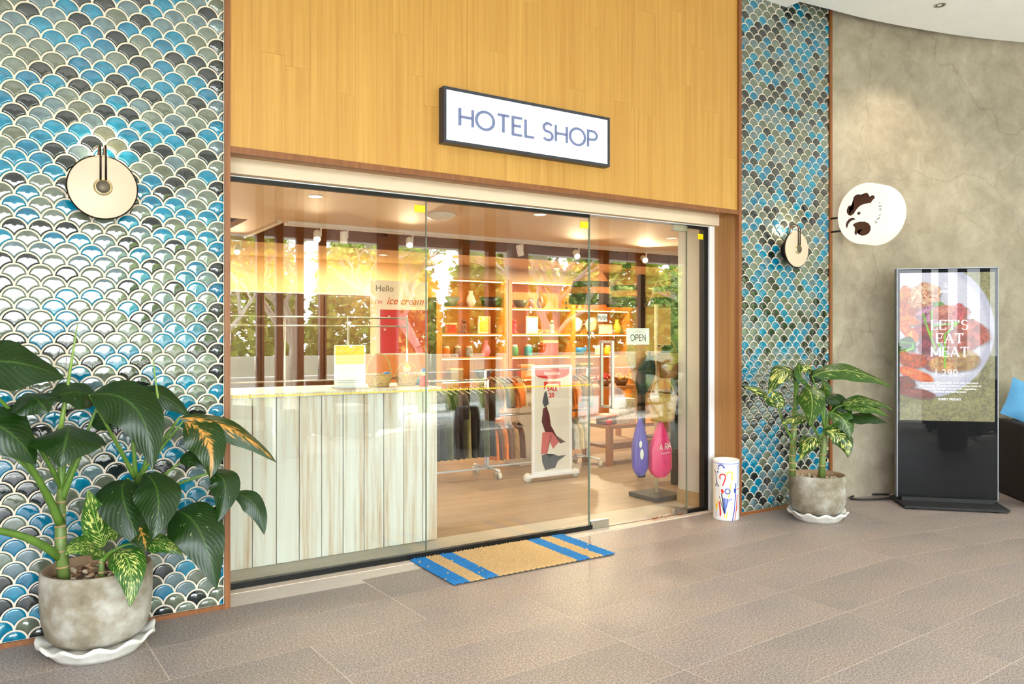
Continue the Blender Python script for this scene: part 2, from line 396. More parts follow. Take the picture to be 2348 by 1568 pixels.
def tile_wall(parent, x0, x1, z0, z1, Y, order, rnd):
    org = world_loc(parent); cells = []
    nz = int((z1 - z0) / R0) + 3
    for j in range(-1, nz):
        z = z0 + j * R0 - 0.006; off = R0 if j % 2 else 0.0
        for i in range(-1, int((x1 - x0) / (2 * R0)) + 3):
            x = x0 + i * 2 * R0 + off
            if x + R0 < x0 + 0.008 or x - R0 > x1 - 0.008 or z + R0 < z0 + 0.008 or z - R0 > z1 - 0.008: continue
            cells.append((x, z))
    pick = {c: rnd.choices(range(7), TILE_W)[0] for c in cells}
    cells.sort(key=order)
    stuff = MB()
    for n, (x, z) in enumerate(cells):
        k = pick[(x, z)]
        whole = x - R0 >= x0 and x + R0 <= x1 and z - R0 >= z0 and z + R0 <= z1
        poly = OUT
        if not whole:
            for f in (lambda p: p[0] + x - x0 - 0.002, lambda p: x1 - 0.002 - p[0] - x, lambda p: p[1] + z - z0 - 0.002, lambda p: z1 - 0.002 - p[1] - z):
                poly = clip(poly, f)
                if len(poly) < 3: break
            if len(poly) < 3: continue
            q = []
            for p in poly:
                if not q or (abs(p[0] - q[-1][0]) + abs(p[1] - q[-1][1])) > 2e-4: q.append(p)
            poly = q
            if len(poly) < 3: continue
        if n < 300:
            if whole: me = TMESH[k]
            else:
                b = MB(); tile_shape(b, poly, 0, 0, 0, True)
                if not b.v: continue
                me = b.mesh('scale_tile', TILE_M[k], True, False)
            o = link('scale_tile', me, parent); o.location = (x - org.x, Y - org.y, z - org.z)
            o.rotation_euler = (rnd.gauss(0, 0.006), 0, rnd.gauss(0, 0.006))
        else:
            stuff.cur = k; tile_shape(stuff, poly, x, z, Y, not whole)
    o = stuff.build('scale_tile_field', TILE_M, parent, True, recalc=False); tag(o, kind='stuff')
YT = 4.2
rt = random.Random(3)
wl_ = struct(MB().box(-9.0, 0.922, YT, YT + 0.28, 0.0, 4.6).build('wall_left', M_GROUT), 'wall of turquoise, grey and charcoal scale tiles at far left')
tile_wall(wl_, -0.62, 0.916, 0.022, 4.12, YT - 0.001, lambda c: (abs(c[0] - 0.42) > 0.56, abs(c[1] - 1.75)), rt)
wr_ = struct(MB().box(4.80, 5.925, YT, YT + 0.3, 0.0, 4.6).build('wall_right', M_GROUT), 'narrow column of scale tiles between oak shopfront and concrete wall')
tile_wall(wr_, 4.80, 5.905, 0.022, 4.50, YT - 0.001, lambda c: (abs(c[1] - 1.5)), rt)
struct(MB().box(-3.2, -3.0, -2.4, YT, 0.0, 4.2).build('wall_shade_left', M_CONC), 'unseen concrete wall added to shade the left end of the walkway')  # added out of view to darken the left floor and tiles
# teak edging
struct(MB().box(0.918, 0.945, YT - 0.018, YT + 0.30, 0.0, 4.12).build('trim_1', M_TRIM))
struct(MB().box(-9.0, 0.918, YT - 0.014, YT + 0.0, 0.0, 0.022).build('trim_2', M_TRIM))
struct(MB().box(4.768, 4.796, YT - 0.018, YT + 0.02, 0.0, 4.10).build('trim_3', M_TRIM))
struct(MB().box(4.796, 5.90, YT - 0.014, YT + 0.0, 0.0, 0.022).build('trim_4', M_TRIM))
struct(MB().box(5.903, 5.935, YT - 0.018, YT + 0.32, 0.0, 4.55).build('trim_5', M_TRIM))
struct(MB().box(0.945, 4.768, YT - 0.012, YT + 0.03, 2.352, 2.386).build('trim_6', M_TRIM))

# ------------------------------------------------------------------ oak fascia over the shopfront, stave by stave
wf = struct(MB().box(0.945, 4.768, YT + 0.012, YT + 0.28, 2.39, 4.6).build('wall_front', M_OAK), 'oak stave fascia above the shop glazing')
rw = random.Random(11)
x = 0.946
while x < 4.766:
    w = rw.choice((0.10, 0.125, 0.14, 0.16)); x2 = min(x + w, 4.767)
    if 4.767 - x2 < 0.05: x2 = 4.767
    z = 2.388
    first = rw.uniform(0.3, 1.5)
    while z < 4.119:
        z2 = min(z + first, 4.12); first = rw.uniform(0.7, 1.5)
        if 4.12 - z2 < 0.2: z2 = 4.12
        o = MB().box(-(x2 - x) / 2 + 0.0003, (x2 - x) / 2 - 0.0003, 0, 0.012, 0.0004, z2 - z - 0.0004).build('oak_stave', M_OAK, wf, local=True)
        o.location = ((x + x2) / 2, YT + rw.uniform(0, 0.0006), z)
        z = z2
    x = x2
# soffit, white lintel, jamb
struct(MB().box(0.945, 4.80, YT + 0.03, 4.47, 2.376, 2.389).build('trim_7', M_JAMB), 'timber soffit under the oak fascia')
struct(MB().box(0.93, 4.80, 4.462, 4.56, 2.285, 2.376).build('trim_8', flat('cool_white_paint', (236, 245, 255), 0.5, var=0.02)), 'white header band above the glass')
jb = struct(MB().box(4.782, 4.80, YT + 0.02, 4.62, 0.0, 2.376).build('trim_9', M_JAMB), 'oak door jamb beside tiled column')
struct(MB().box(4.725, 4.782, 4.45, 4.56, 0.0, 2.29).build('trim_10', M_WHITE), 'white frame upright right of the glass')
struct(MB().box(4.682, 4.725, 4.465, 4.52, 0.0, 2.285).build('trim_11', M_BLACK), 'black glazing channel at right')
struct(MB().box(0.93, 3.52, 4.468, 4.505, 2.262, 2.287).build('trim_12', M_BLACK), 'black channel along the top of the glass')
struct(MB().box(0.93, 3.545, 4.468, 4.505, 0.004, 0.036).build('trim_13', M_BLACK), 'black channel along the foot of the glass')
struct(MB().box(4.50, 4.69, 4.468, 4.505, 0.004, 0.03).build('trim_14', M_BLACK))
struct(MB().box(4.50, 4.69, 4.468, 4.505, 2.262, 2.287).build('trim_15', M_BLACK))
struct(MB().box(0.93, 4.78, 4.40, 4.468, 0.0, 0.003).build('trim_16', flat('pale_threshold', (214, 196, 178), 0.5)), 'pale stone threshold strip')

# ------------------------------------------------------------------ glazing
YG = 4.486
def pane(name, x0, x1, z0, z1, label):
    r = MB().box(x0, x1, YG - 0.006, YG + 0.006, z0, z1)
    r.f = [r.f[2], r.f[3]]; r.mi = [0, 0]
    o = r.build(name, M_GLASS, None, recalc=False); return struct(o, label)
w1 = pane('window_1', 0.93, 2.212, 0.03, 2.27, 'left fixed glass panel in front of the counter')
w2 = pane('window_2', 2.216, 3.522, 0.03, 2.27, 'middle fixed glass panel')
d1 = pane('door_1', 3.530, 4.502, 0.018, 2.28, 'frameless glass door with square steel pull')
w3 = pane('window_3', 4.508, 4.684, 0.03, 2.27, 'narrow fixed glass panel beside the jamb')
M_EDGE = flat('glass_edge', (96, 112, 100), 0.2)
for xx, p in ((2.214, w1), (3.5235, w2), (3.5285, d1), (4.5035, d1)):
    MB().box(xx - 0.002, xx + 0.002, YG - 0.006, YG + 0.006, 0.03, 2.27).build('glass_edge', M_EDGE, p)
def sticker(p, x0, x1, z0, z1, m, lab): tag(MB().box(x0, x1, YG - 0.0085, YG - 0.0065, z0, z1).build('sticker', m, p), lab)
sticker(w1, 2.128, 2.203, 2.186, 2.231, M_YELLOW, 'yellow square sticker')
sticker(w2, 3.438, 3.514, 2.183, 2.231, M_YELLOW, 'yellow square sticker')
sticker(d1, 3.535, 3.602, 2.188, 2.234, M_PAPER, 'white square sticker')
sticker(w3, 4.624, 4.682, 2.182, 2.226, M_YELLOW, 'yellow square sticker')
for p, xa, xb in ((w1, 0.96, 2.20), (w2, 2.23, 3.52)):
    b = MB(); xx = xa
    while xx < xb:
        zc = 1.066 - (xx - 1.0) * 0.0058
        b.prism([(0.0062 * math.cos(a * PI / 3), 0.0062 * math.sin(a * PI / 3)) for a in range(6)], -0.0086, -0.0066, lambda p_, q_, h, xx=xx, zc=zc: (xx + p_, YG + h, zc + q_)); xx += 0.0165
    tag(b.build('dotted_safety_line', flat('yellow_dots', (246, 186, 20), 0.5, var=0.01), p), 'line of yellow dots', kind='stuff')
# door furniture
def patch(x0, x1, z0, z1): return MB().bbox(x0, x1, YG - 0.016, YG + 0.016, z0, z1, 0.003).build('patch_fitting', M_STEEL, d1)
patch(3.535, 3.70, -0.0, 0.062); patch(4.352, 4.50, 0.004, 0.058); patch(4.352, 4.50, 2.232, 2.278)
MB().lathe([(0.0, -0.012), (0.018, -0.012), (0.022, -0.004), (0.022, 0.004)], 16).build('lock_cylinder', M_CHROME, d1, True, local=True)
lk = d1.children[-1]; lk.rotation_euler = (PI / 2, 0, 0); lk.location = (3.62, YG - 0.020, 0.03)
for s in (-1, 1):
    b = MB(); y = YG + s * 0.062
    b.bbox(3.684, 3.704, y - 0.010, y + 0.010, 0.875, 1.372, 0.002)
    b.bbox(3.684, 3.704, min(y, YG + s * 0.007), max(y, YG + s * 0.007), 1.352, 1.372, 0.002)
    b.bbox(3.684, 3.704, min(y, YG + s * 0.007), max(y, YG + s * 0.007), 0.875, 0.895, 0.002)
    b.build('pull_handle', M_STEEL, d1)

# ------------------------------------------------------------------ stroke lettering
def arc(cx, cy, rx, ry, a0, a1, n=14):
    return [(cx + rx * math.cos(math.radians(a0 + (a1 - a0) * i / n)), cy + ry * math.sin(math.radians(a0 + (a1 - a0) * i / n))) for i in range(n + 1)]
GL = {'H': (0.66, [[(0, 0), (0, 1)], [(0.66, 0), (0.66, 1)], [(0, 0.5), (0.66, 0.5)]]),
      'O': (0.92, [arc(0.46, 0.5, 0.46, 0.5, 90, 450, 32)]), 'T': (0.66, [[(0, 1), (0.66, 1)], [(0.33, 0), (0.33, 1)]]),
      'E': (0.52, [[(0.52, 1), (0, 1), (0, 0), (0.52, 0)], [(0, 0.52), (0.46, 0.52)]]), 'L': (0.50, [[(0, 1), (0, 0), (0.5, 0)]]),
      'S': (0.56, [arc(0.29, 0.745, 0.25, 0.255, 30, 250, 14)[:-1] + arc(0.28, 0.255, 0.27, 0.255, 80, -150, 16)]),
      'P': (0.56, [[(0, 0), (0, 1), (0.28, 1)] + arc(0.28, 0.735, 0.28, 0.265, 90, -90)[1:] + [(0, 0.47)]]),
      'N': (0.62, [[(0, 0), (0, 1), (0.62, 0), (0.62, 1)]]), 'U': (0.6, [[(0, 1), (0, 0.3)] + arc(0.3, 0.3, 0.3, 0.3, 180, 360)[1:] + [(0.6, 1)]]),
      'A': (0.72, [[(0, 0), (0.36, 1), (0.72, 0)], [(0.13, 0.34), (0.59, 0.34)]]), 'R': (0.56, [[(0, 0), (0, 1), (0.28, 1)] + arc(0.28, 0.745, 0.26, 0.255, 90, -90)[1:] + [(0, 0.49)], [(0.28, 0.49), (0.56, 0)]]),
      'I': (0.0, [[(0, 0), (0, 1)]]), 'M': (0.84, [[(0, 0), (0.0, 1), (0.42, 0.12), (0.84, 1), (0.84, 0)]]),
      'K': (0.56, [[(0, 0), (0, 1)], [(0.54, 1), (0.0, 0.42)], [(0.2, 0.62), (0.56, 0)]]), "'": (0.0, [[(0, 1), (0, 0.76)]]), ' ': (0.12, []),
      'V': (0.66, [[(0, 1), (0.33, 0), (0.66, 1)]]), 'Y': (0.62, [[(0, 1), (0.31, 0.46), (0.62, 1)], [(0.31, 0.46), (0.31, 0)]]), 'F': (0.5, [[(0, 0), (0, 1), (0.5, 1)], [(0, 0.52), (0.42, 0.52)]]),
      'D': (0.7, [[(0, 0), (0, 1), (0.25, 1)] + arc(0.25, 0.5, 0.45, 0.5, 90, -90)[1:] + [(0, 0)]])}
def ribbon(mb, pts, w, frame, wf_=None):
    n = len(pts); L = []; Rr = []; closed = (abs(pts[0][0] - pts[-1][0]) + abs(pts[0][1] - pts[-1][1])) < 1e-6
    for i, p in enumerate(pts):
        a = pts[i - 1] if i else (pts[-2] if closed else p); b = pts[i + 1] if i < n - 1 else (pts[1] if closed else p)
        d1_ = Vector((p[0] - a[0], p[1] - a[1])); d2_ = Vector((b[0] - p[0], b[1] - p[1]))
        if d1_.length < 1e-9: d1_ = d2_
        if d2_.length < 1e-9: d2_ = d1_
        d1_.normalize(); d2_.normalize(); t = (d1_ + d2_)
        t = t.normalized() if t.length > 1e-6 else d1_
        nn = Vector((-t.y, t.x)); k = 1 / max(0.35, nn.dot(Vector((-d1_.y, d1_.x))))
        ww = (w if wf_ is None else wf_(t)) / 2 * k
        L.append((p[0] + nn.x * ww, p[1] + nn.y * ww)); Rr.append((p[0] - nn.x * ww, p[1] - nn.y * ww))
    for i in range(n - 1):
        mb.add([frame(*L[i]), frame(*Rr[i]), frame(*Rr[i + 1]), frame(*L[i + 1])], [(0, 1, 2, 3)])
def text_width(s, gap, ser): return sum(GL[c][0] + gap for c in s) - gap
def letters(mb, s, h, w, gap, frame, serif=False, centre=True):
    tot = text_width(s, gap, serif) * h; x = -tot / 2 if centre else 0
    for c in s:
        wd, strokes = GL[c]
        for st in strokes:
            pts = [(x + p[0] * h, p[1] * h) for p in st]
            if serif:
                for i in range(len(pts) - 1) if len(pts) < 6 else [None]:
                    if i is None: ribbon(mb, pts, w, frame, lambda t: w * (0.28 + 0.72 * abs(t.y) ** 1.5)); break
                    a, b = pts[i], pts[i + 1]; dx, dy = b[0] - a[0], b[1] - a[1]
                    ww = w * (0.28 if abs(dx) > abs(dy) * 1.5 else (0.45 if (dx * dy > 0.0 and abs(dx) > 1e-6) else 1.0))
                    ribbon(mb, [a, b], ww, frame)
                for e in (pts[0], pts[-1]):
                    if len(pts) < 6: 
                        if e[1] < 0.02 * h or e[1] > 0.98 * h:
                            if c in 'LETAMFIHRPK' and not (c in 'LE' and e is pts[-1] and e[0] > x + 0.3 * h): ribbon(mb, [(e[0] - 0.13 * h, min(max(e[1], 0.015 * h), h * 0.985)), (e[0] + 0.13 * h, min(max(e[1], 0.015 * h), h * 0.985))], w * 0.4, frame)
                if c in 'ETL':
                    for e in (pts[0], pts[-1]):
                        if len(st) > 1 and (abs(st[0][1] - st[1][1]) < 1e-6 or c in 'EL') and (e[0] > x + 0.3 * h or c == 'T') and not (c == 'T' and abs(st[0][0] - st[-1][0]) < 1e-6):
                            sg = -1 if e[1] > 0.8 * h else 1
                            ribbon(mb, [(e[0], e[1]), (e[0], e[1] + sg * 0.2 * h)], w * 0.4, frame)
            else: ribbon(mb, pts, w, frame)
        x += (wd + gap) * h
    return mb
def letter_parts(name, s, h, w, gap, frame, m, parent, serif=False, local=False):
    x = -text_width(s, gap, serif) * h / 2
    for c in s:
        if c != ' ':
            b = MB(); letters(b, c, h, w, 0, lambda p, q, x=x: frame(x + p, q), serif, False); b.build(name, m, parent, local=local, recalc=False)
        x += (GL[c][0] + gap) * h
def font_mesh(mb, txt, size, frame, align='CENTER', shear=0.0, extra=0.0):
    cu = bpy.data.curves.new('t', 'FONT'); cu.body = txt; cu.size = size; cu.align_x = align; cu.shear = shear; cu.resolution_u = 3; cu.offset = extra
    o = bpy.data.objects.new('t', cu); COL.objects.link(o)
    dg = bpy.context.evaluated_depsgraph_get(); me = o.evaluated_get(dg).to_mesh()
    mb.add([frame(v.co.x, v.co.y) for v in me.vertices], [tuple(p.vertices) for p in me.polygons])
    o.evaluated_get(dg).to_mesh_clear(); bpy.data.objects.remove(o); bpy.data.curves.remove(cu)
    return mb

# ------------------------------------------------------------------ hotel shop sign
t = thing('shop_sign', 'lit white shop sign with grey-blue lettering in a black frame on oak fascia', 'sign', (2.795, 4.16, 2.552))
x0, x1, z0, z1, y0, y1 = 2.158, 3.43, 2.557, 2.892, 4.135, 4.2
fw = 0.018; b = MB()
b.box(x0, x1, y0, y1, z0, z0 + fw); b.box(x0, x1, y0, y1, z1 - fw, z1); b.box(x0, x0 + fw, y0, y1, z0 + fw, z1 - fw); b.box(x1 - fw, x1, y0, y1, z0 + fw, z1 - fw)
b.build('sign_frame', flat('dark_sign_frame', (40, 44, 54), 0.4), t)
MB().box(x0 + fw, x1 - fw, y0 + 0.006, y1 - 0.005, z0 + fw, z1 - fw).build('light_panel', M_SIGNLIT, t)
letter_parts('letter', 'HOTEL SHOP', 0.108, 0.0178, 0.19, lambda p, q: (2.794 + p * 1.25, y0 + 0.004, 2.672 + q), M_SIGNINK, t)
for xx in (2.27, 3.30):
    MB().tube([(xx, 4.165, z1), (xx, 4.165, z1 + 0.012)], 0.004, 6).build('hook', M_STEEL, t)

# ------------------------------------------------------------------ curved concrete wall, ceiling, floor
CC = Vector((4.71, -2.2, 0))
def polar(r, deg): a = math.radians(deg); return (CC.x + r * math.sin(a), CC.y + r * math.cos(a))
def rwall(dg): return 6.50 + 0.12 * min(1, max(0, (dg - 12) / 20))
b = MB(); angs = [10.7 + i * 1.5 for i in range(28)]
P = [[polar(rwall(a), a) + (z,) for a in angs] for z in (0.0, 1.1, 2.2, 3.3, 4.6)]
b.grid(P)
P2 = [[polar(rwall(a) + 0.2, a) + (z,) for a in angs] for z in (0.0, 4.6)]
b.grid(P2, True)
struct(b.build('wall_back', M_CONC, None, True), 'curved trowelled concrete wall at right')
def redge(dg):
    pts = [(6, 6.30), (8.6, 6.30), (18, 6.38), (28.5, 6.51), (40, 6.55), (75, 6.6)]
    for (a, r), (a2, r2) in zip(pts, pts[1:]):
        if dg <= a2: return r + (r2 - r) * max(0, (dg - a)) / (a2 - a)
    return 6.6
edge = [(5.347, YT + 0.1), ] + [polar(redge(5.8 + i * 1.5), 5.8 + i * 1.5) for i in range(31)]
YO = -2.4
poly = [(-9.0, YO), (-9.0, YT + 0.25)] + edge + [(edge[-1][0], YO)]
b = MB(); b.prism(poly, 4.10, 4.24, lambda p, q, h: (p, q, h))
struct(b.build('ceiling', M_CEIL), 'white ceiling with a curved edge over the walkway')
struct(MB().box(-9.0, 20.0, YO, 11.5, 4.6, 4.75).build('roof_slab', M_CEIL))  # slab and fascia run on unseen at both ends to block the sky
struct(MB().box(-9.0, 20.0, YO - 0.25, YO, 2.85, 4.75).build('trim_17', M_CEIL), 'fascia beam at the open side of walkway')
struct(MB().box(edge[-1][0], 20.0, YO, edge[-1][1], 4.10, 4.24).build('ceiling_shade_far', M_CEIL), 'unseen white ceiling added at far right to block the sky reflection')  # unseen ceiling, added so the right tiles mirror less sky
struct(MB().box(19.8, 20.0, YO, 2.6, 0.0, 4.2).build('wall_shade_far', M_CONC), 'unseen concrete wall added at far right to block the sky')  # unseen end wall, added to cut the sky mirrored in the right tiles
struct(MB().box(9.7, 20.0, 2.0, 2.2, 0.0, 4.2).build('wall_far_side', M_CONC), 'concrete wall beyond the curved wall')
# downlight
dl = thing('downlight', 'small recessed black downlight in the white ceiling', 'light', (6.364, 3.495, 4.10))
MB().lathe([(0.030, 0.03), (0.030, -0.002), (0.040, -0.006), (0.046, -0.001)], 20).build('trim_ring', M_STEEL, dl, True, local=True)
MB().lathe([(0.0, 0.002), (0.030, -0.001)], 20).build('baffle', M_BLACKM, dl, local=True)
l = bpy.data.lights.new('downlight_beam', 'SPOT'); l.energy = 110; l.color = (1, 0.86, 0.68); l.spot_size = math.radians(110); l.spot_blend = 0.8; l.shadow_soft_size = 0.03
o = bpy.data.objects.new('downlight_beam', l); COL.objects.link(o); o.parent = dl; o.location = (0, 0, -0.01)

fl = struct(MB().box(-9.0, 20.0, -2.6, 4.47, -0.10, -0.0008).build('floor', M_JOINT), 'walkway floor of speckled grey-brown granite slabs')
SL, PITCH, Y0R = 0.05, 0.3825, 2.645
JW = 0.0034
def slab(poly):
    cx = sum(p[0] for p in poly) / len(poly); cy = sum(p[1] for p in poly) / len(poly)
    q = []
    for p in poly:
        d = Vector((p[0] - cx, p[1] - cy)); L = d.length
        q.append((p[0] - d.x / L * JW * 0.6, p[1] - math.copysign(min(JW * 0.5, abs(d.y)), d.y)))
    b = MB(); b.prism([(p[0] - cx, p[1] - cy) for p in q], -0.03, 0.0, lambda a, c, h: (a, c, h))
    o = b.build('granite_slab', M_FLOOR, fl, local=True); o.location = (cx, cy, 0)
for k in range(-8, 5):
    ya, yb = Y0R + k * PITCH, Y0R + (k + 1) * PITCH
    off = 2.345 if k < 2 else 1.75
    xs = [off + 1.19 * i for i in range(-3, 3)]
    xs = [x_ for x_ in xs if x_ < 4.5] + [4.71]
    if k >= 2: xs = [x_ for x_ in xs if x_ < 4.3 or x_ == 4.71]
    for xa, xb in zip(xs, xs[1:]):
        f = lambda x_, y_: (x_ + (y_ - 3.0) * -0.05 if x_ < 4.7 else x_, y_ + SL * x_)
        p4 = [f(xa, ya), f(xb, ya), f(xb, yb), f(xa, yb)]
        if p4[0][1] > 4.15: continue
        if max(p[1] for p in p4) > 4.195:
            if xb < 0.96 or (xa > 4.7): pass
            p4 = [(p[0], min(p[1], 4.40 if (xa > 0.7) else 4.198)) for p in p4]
        slab(p4)
    for sct in range(4):
        a0, a1 = math.radians(sct * 18), math.radians(sct * 18 + 18)
        ra, rb = ya + SL * 4.71 + 2.2, yb + SL * 4.71 + 2.2
        if ra < 1.0: continue
        for h in range(2 if ra > 4 else 1):
            n_ = 2 if ra > 4 else 1
            def pt(r, s_):
                A = (4.71 + r * math.sin(a0), -2.2 + r * math.cos(a0)); B = (4.71 + r * math.sin(a1), -2.2 + r * math.cos(a1))
                return (A[0] + (B[0] - A[0]) * s_, A[1] + (B[1] - A[1]) * s_)
            p4 = [pt(ra, h / n_), pt(ra, (h + 1) / n_), pt(rb, (h + 1) / n_), pt(rb, h / n_)]
            slab(p4)
# ------------------------------------------------------------------ potted dieffenbachias
def leaf(parent, name, base, ctrl, tip, width, m, hint=None, fold=0.25, wave=0.05, seed=0, blunt=0.8, curl=0.0):
    r = random.Random(seed); base, ctrl, tip = Vector(base), Vector(ctrl), Vector(tip)
    NV, NU = 14, 6
    if hint is None: hint = (Vector((0, 0, EYE)) - ctrl).normalized() * 0.75 + Vector((0, 0, 0.55))
    hint = Vector(hint).normalized(); ph = r.uniform(0, 6)
    V = []; UV = []
    for i in range(NV + 1):
        t = i / NV
        p = base * (1 - t) ** 2 + ctrl * 2 * t * (1 - t) + tip * t * t
        T = ((ctrl - base) * (1 - t) + (tip - ctrl) * t).normalized()
        Sd = T.cross(hint); Sd = Sd.normalized() if Sd.length > 1e-4 else T.orthogonal().normalized()
        N = Sd.cross(T).normalized()
        wv = width / 2 * (math.sin(PI * min(1, max(0, t)) ** blunt) ** 0.75 if 0 < t < 1 else 0) * (1 - 0.25 * t ** 3) + 0.0008
        for j in range(NU + 1):
            u = j / NU * 2 - 1
            off = -fold * abs(u) * wv * (1 if fold >= 0 else 1) + wave * wv * math.sin(ph + t * 13 + (2 if u > 0 else 0)) * u * u - curl * wv * u * u
            V.append(p + Sd * (u * wv) + N * off); UV.append(((u + 1) / 2, t))
    me = bpy.data.meshes.new(name); o0 = world_loc(parent)
    fs = []
    for i in range(NV):
        for j in range(NU):
            a = i * (NU + 1) + j; fs.append((a, a + 1, a + NU + 2, a + NU + 1))
    me.from_pydata([tuple(v - o0) for v in V], [], fs); me.materials.append(m)
    ul = me.uv_layers.new(name='UVMap')
    for lp in me.loops: ul.data[lp.index].uv = UV[lp.vertex_index]
    me.polygons.foreach_set('use_smooth', [True] * len(me.polygons))
    return link(name, me, parent)
def bez(a, b, c, n=8):
    a, b, c = Vector(a), Vector(b), Vector(c)
    return [a * (1 - t) ** 2 + b * 2 * t * (1 - t) + c * t * t for t in [i / n for i in range(n + 1)]]
def pot(label, cx, cy, s, seed):
    t = thing('plant_pot', label, 'pot', (cx, cy, 0.062 * s)); r = random.Random(seed)
    H = 0.30 * s; Rt = 0.218 * s
    prof = [(0.0, 0.0), (0.165 * s, 0.0), (0.195 * s, 0.03 * s), (0.212 * s, 0.09 * s), (0.219 * s, 0.18 * s), (0.220 * s, 0.27 * s), (Rt, H), (Rt - 0.008 * s, H + 0.006 * s)]
    MB().lathe(prof, 40, (cx, cy, 0.062 * s)).build('body', M_POT, t, True)
    MB().lathe([(Rt - 0.008 * s, H + 0.006 * s), (Rt - 0.026 * s, H + 0.004 * s), (Rt - 0.030 * s, H - 0.05 * s)], 40, (cx, cy, 0.062 * s)).build('rim', M_POTRIM, t, True)
    MB().lathe([(0.0, H - 0.035 * s), (Rt - 0.03 * s, H - 0.04 * s)], 24, (cx, cy, 0.062 * s)).build('soil', M_SOIL, t)
    b = MB()
    for i in range(130):
        a = r.uniform(0, 2 * PI); q = (Rt - 0.045 * s) * math.sqrt(r.random()); rr = r.uniform(0.008, 0.016)
        b.cur = r.randrange(3); b.blob((cx + q * math.cos(a), cy + q * math.sin(a), 0.062 * s + H - 0.036 * s + rr * 0.4), (rr, rr * r.uniform(0.7, 1), rr * 0.65), 6, 4)
    tag(b.build('pebbles', PEB, t, True), kind='stuff')
    return t
def saucer(label, cx, cy, s, grp=None):
    def wob(r, z, a, i): 
        k = {0: 0, 1: 0, 2: 0.2, 3: 0.6, 4: 1, 5: 1, 6: 0.4, 7: 0}[i]
        return r * (1 + 0.025 * k * math.sin(11 * a)), z + 0.012 * s * k * math.sin(11 * a + 0.8)
    prof = [(0.0, 0.0), (0.165 * s, 0.0), (0.185 * s, 0.02 * s), (0.205 * s, 0.048 * s), (0.232 * s, 0.066 * s), (0.226 * s, 0.076 * s), (0.200 * s, 0.060 * s), (0.0, 0.060 * s)]
    o = MB().lathe(prof, 66, (0, 0, 0), wob).build('pot_saucer', M_SAUCER, None, True)
    o.location = (cx, cy, 0.0); return tag(o, label, 'saucer')
def cane(plant, pts, r, nodes=5):
    MB().tube(pts, r, 10).build('stem', M_CANE, plant, True)
    for i in range(1, nodes + 1):
        k = i / (nodes + 1) * (len(pts) - 1); a = int(k); f = k - a
        p = Vector(pts[a]) * (1 - f) + Vector(pts[min(a + 1, len(pts) - 1)]) * f
        d = (Vector(pts[min(a + 1, len(pts) - 1)]) - Vector(pts[a])).normalized()
        rr = r[a] * (1 - f) + r[min(a + 1, len(r) - 1)] * f
        MB().tube([p - d * 0.004, p + d * 0.004], rr * 1.06, 10).build('stem_ring', M_NODE, plant, True)
def petiole(plant, a, b_, c, r0=0.011, r1=0.005):
    pts = bez(a, b_, c, 8); MB().tube(pts, [r0 + (r1 - r0) * i / 8 for i in range(9)], 8).build('petiole', M_STEM, plant, True)

PX, PY = 0.318, 3.945
pot('grey weathered cement pot at left, holding the large dark green plant', PX, PY, 1.03, 1)
saucer('white scalloped saucer under the left cement pot', PX, PY, 1.03)
pl = thing('dumb_cane_plant', 'tall dark green leafy plant in cement pot before left tiles', 'plant', (PX, PY, 0.34))
def A(u, v, Y=3.93): return at(u, v, Y)
cane(pl, [A(147, 1335, 3.88), A(140, 1250, 3.88), A(138, 1190, 3.9), A(141, 1120, 3.9)], [0.026, 0.025, 0.022, 0.018], 6)
cane(pl, [A(325, 1325, 3.98), A(322, 1260, 3.98), A(315, 1180, 3.97), A(312, 1100, 3.96)], [0.020, 0.019, 0.017, 0.013], 4)
cane(pl, [A(233, 1335, 3.84), A(232, 1300, 3.84), A(234, 1265, 3.84)], [0.014, 0.013, 0.011], 2)
px = lambda w, d=3.5: w * d / FPX
def LP(kind, base, ctrl, tip, wpx, pet=None, hint=None, fold=0.3, wave=0.13, seed=0, blunt=0.8, curl=0.0, plant=None, d=3.5):
    p = plant or pl
    B, C_, T_ = A(*base), A(*ctrl), A(*tip)
    leaf(p, 'leaf', B, C_, T_, px(wpx, d), kind, hint, fold, wave, seed, blunt, curl)
    if pet: petiole(p, A(*pet[0]), A(*pet[1]), B)
# left cluster
LP(M_LEAF, (-120, 845, 3.62), (20, 800, 3.60), (148, 868, 3.68), 125, ((141, 1120, 3.9), (40, 900, 3.75)), fold=0.25, seed=1)
LP(M_LEAF, (62, 900, 3.75), (80, 905, 3.62), (112, 948, 3.62), 95, None, seed=2, fold=0.4)
LP(M_LEAF, (-90, 960, 3.7), (20, 950, 3.62), (82, 1066, 3.66), 120, ((138, 1190, 3.9), (90, 1060, 3.8)), seed=3)
LP(M_LEAF, (160, 975, 3.80), (155, 985, 3.55), (138, 1072, 3.56), 150, ((141, 1120, 3.9), (150, 1030, 3.88)), seed=4, fold=0.35, blunt=0.62, wave=0.08)
LP(M_LEAF, (228, 915, 3.88), (170, 880, 3.8), (112, 918, 3.75), 80, ((141, 1120, 3.9), (200, 1000, 3.88)), seed=5)
LP(M_LEAF, (205, 965, 3.92), (255, 960, 3.9), (292, 940, 3.9), 60, None, seed=25)
LP(M_LEAF, (205, 905, 3.80), (345, 880, 3.66), (350, 1078, 3.62), 118, ((312, 1100, 3.96), (260, 1000, 3.86)), seed=6, fold=0.3, blunt=0.75)
LP(M_LEAF, (308, 900, 3.9), (380, 890, 3.9), (432, 955, 3.9), 62, ((312, 1100, 3.96), (300, 980, 3.92)), seed=7)
LP(M_LEAF, (292, 905, 4.0), (300, 890, 4.05), (308, 872, 4.08), 42, None, seed=27)
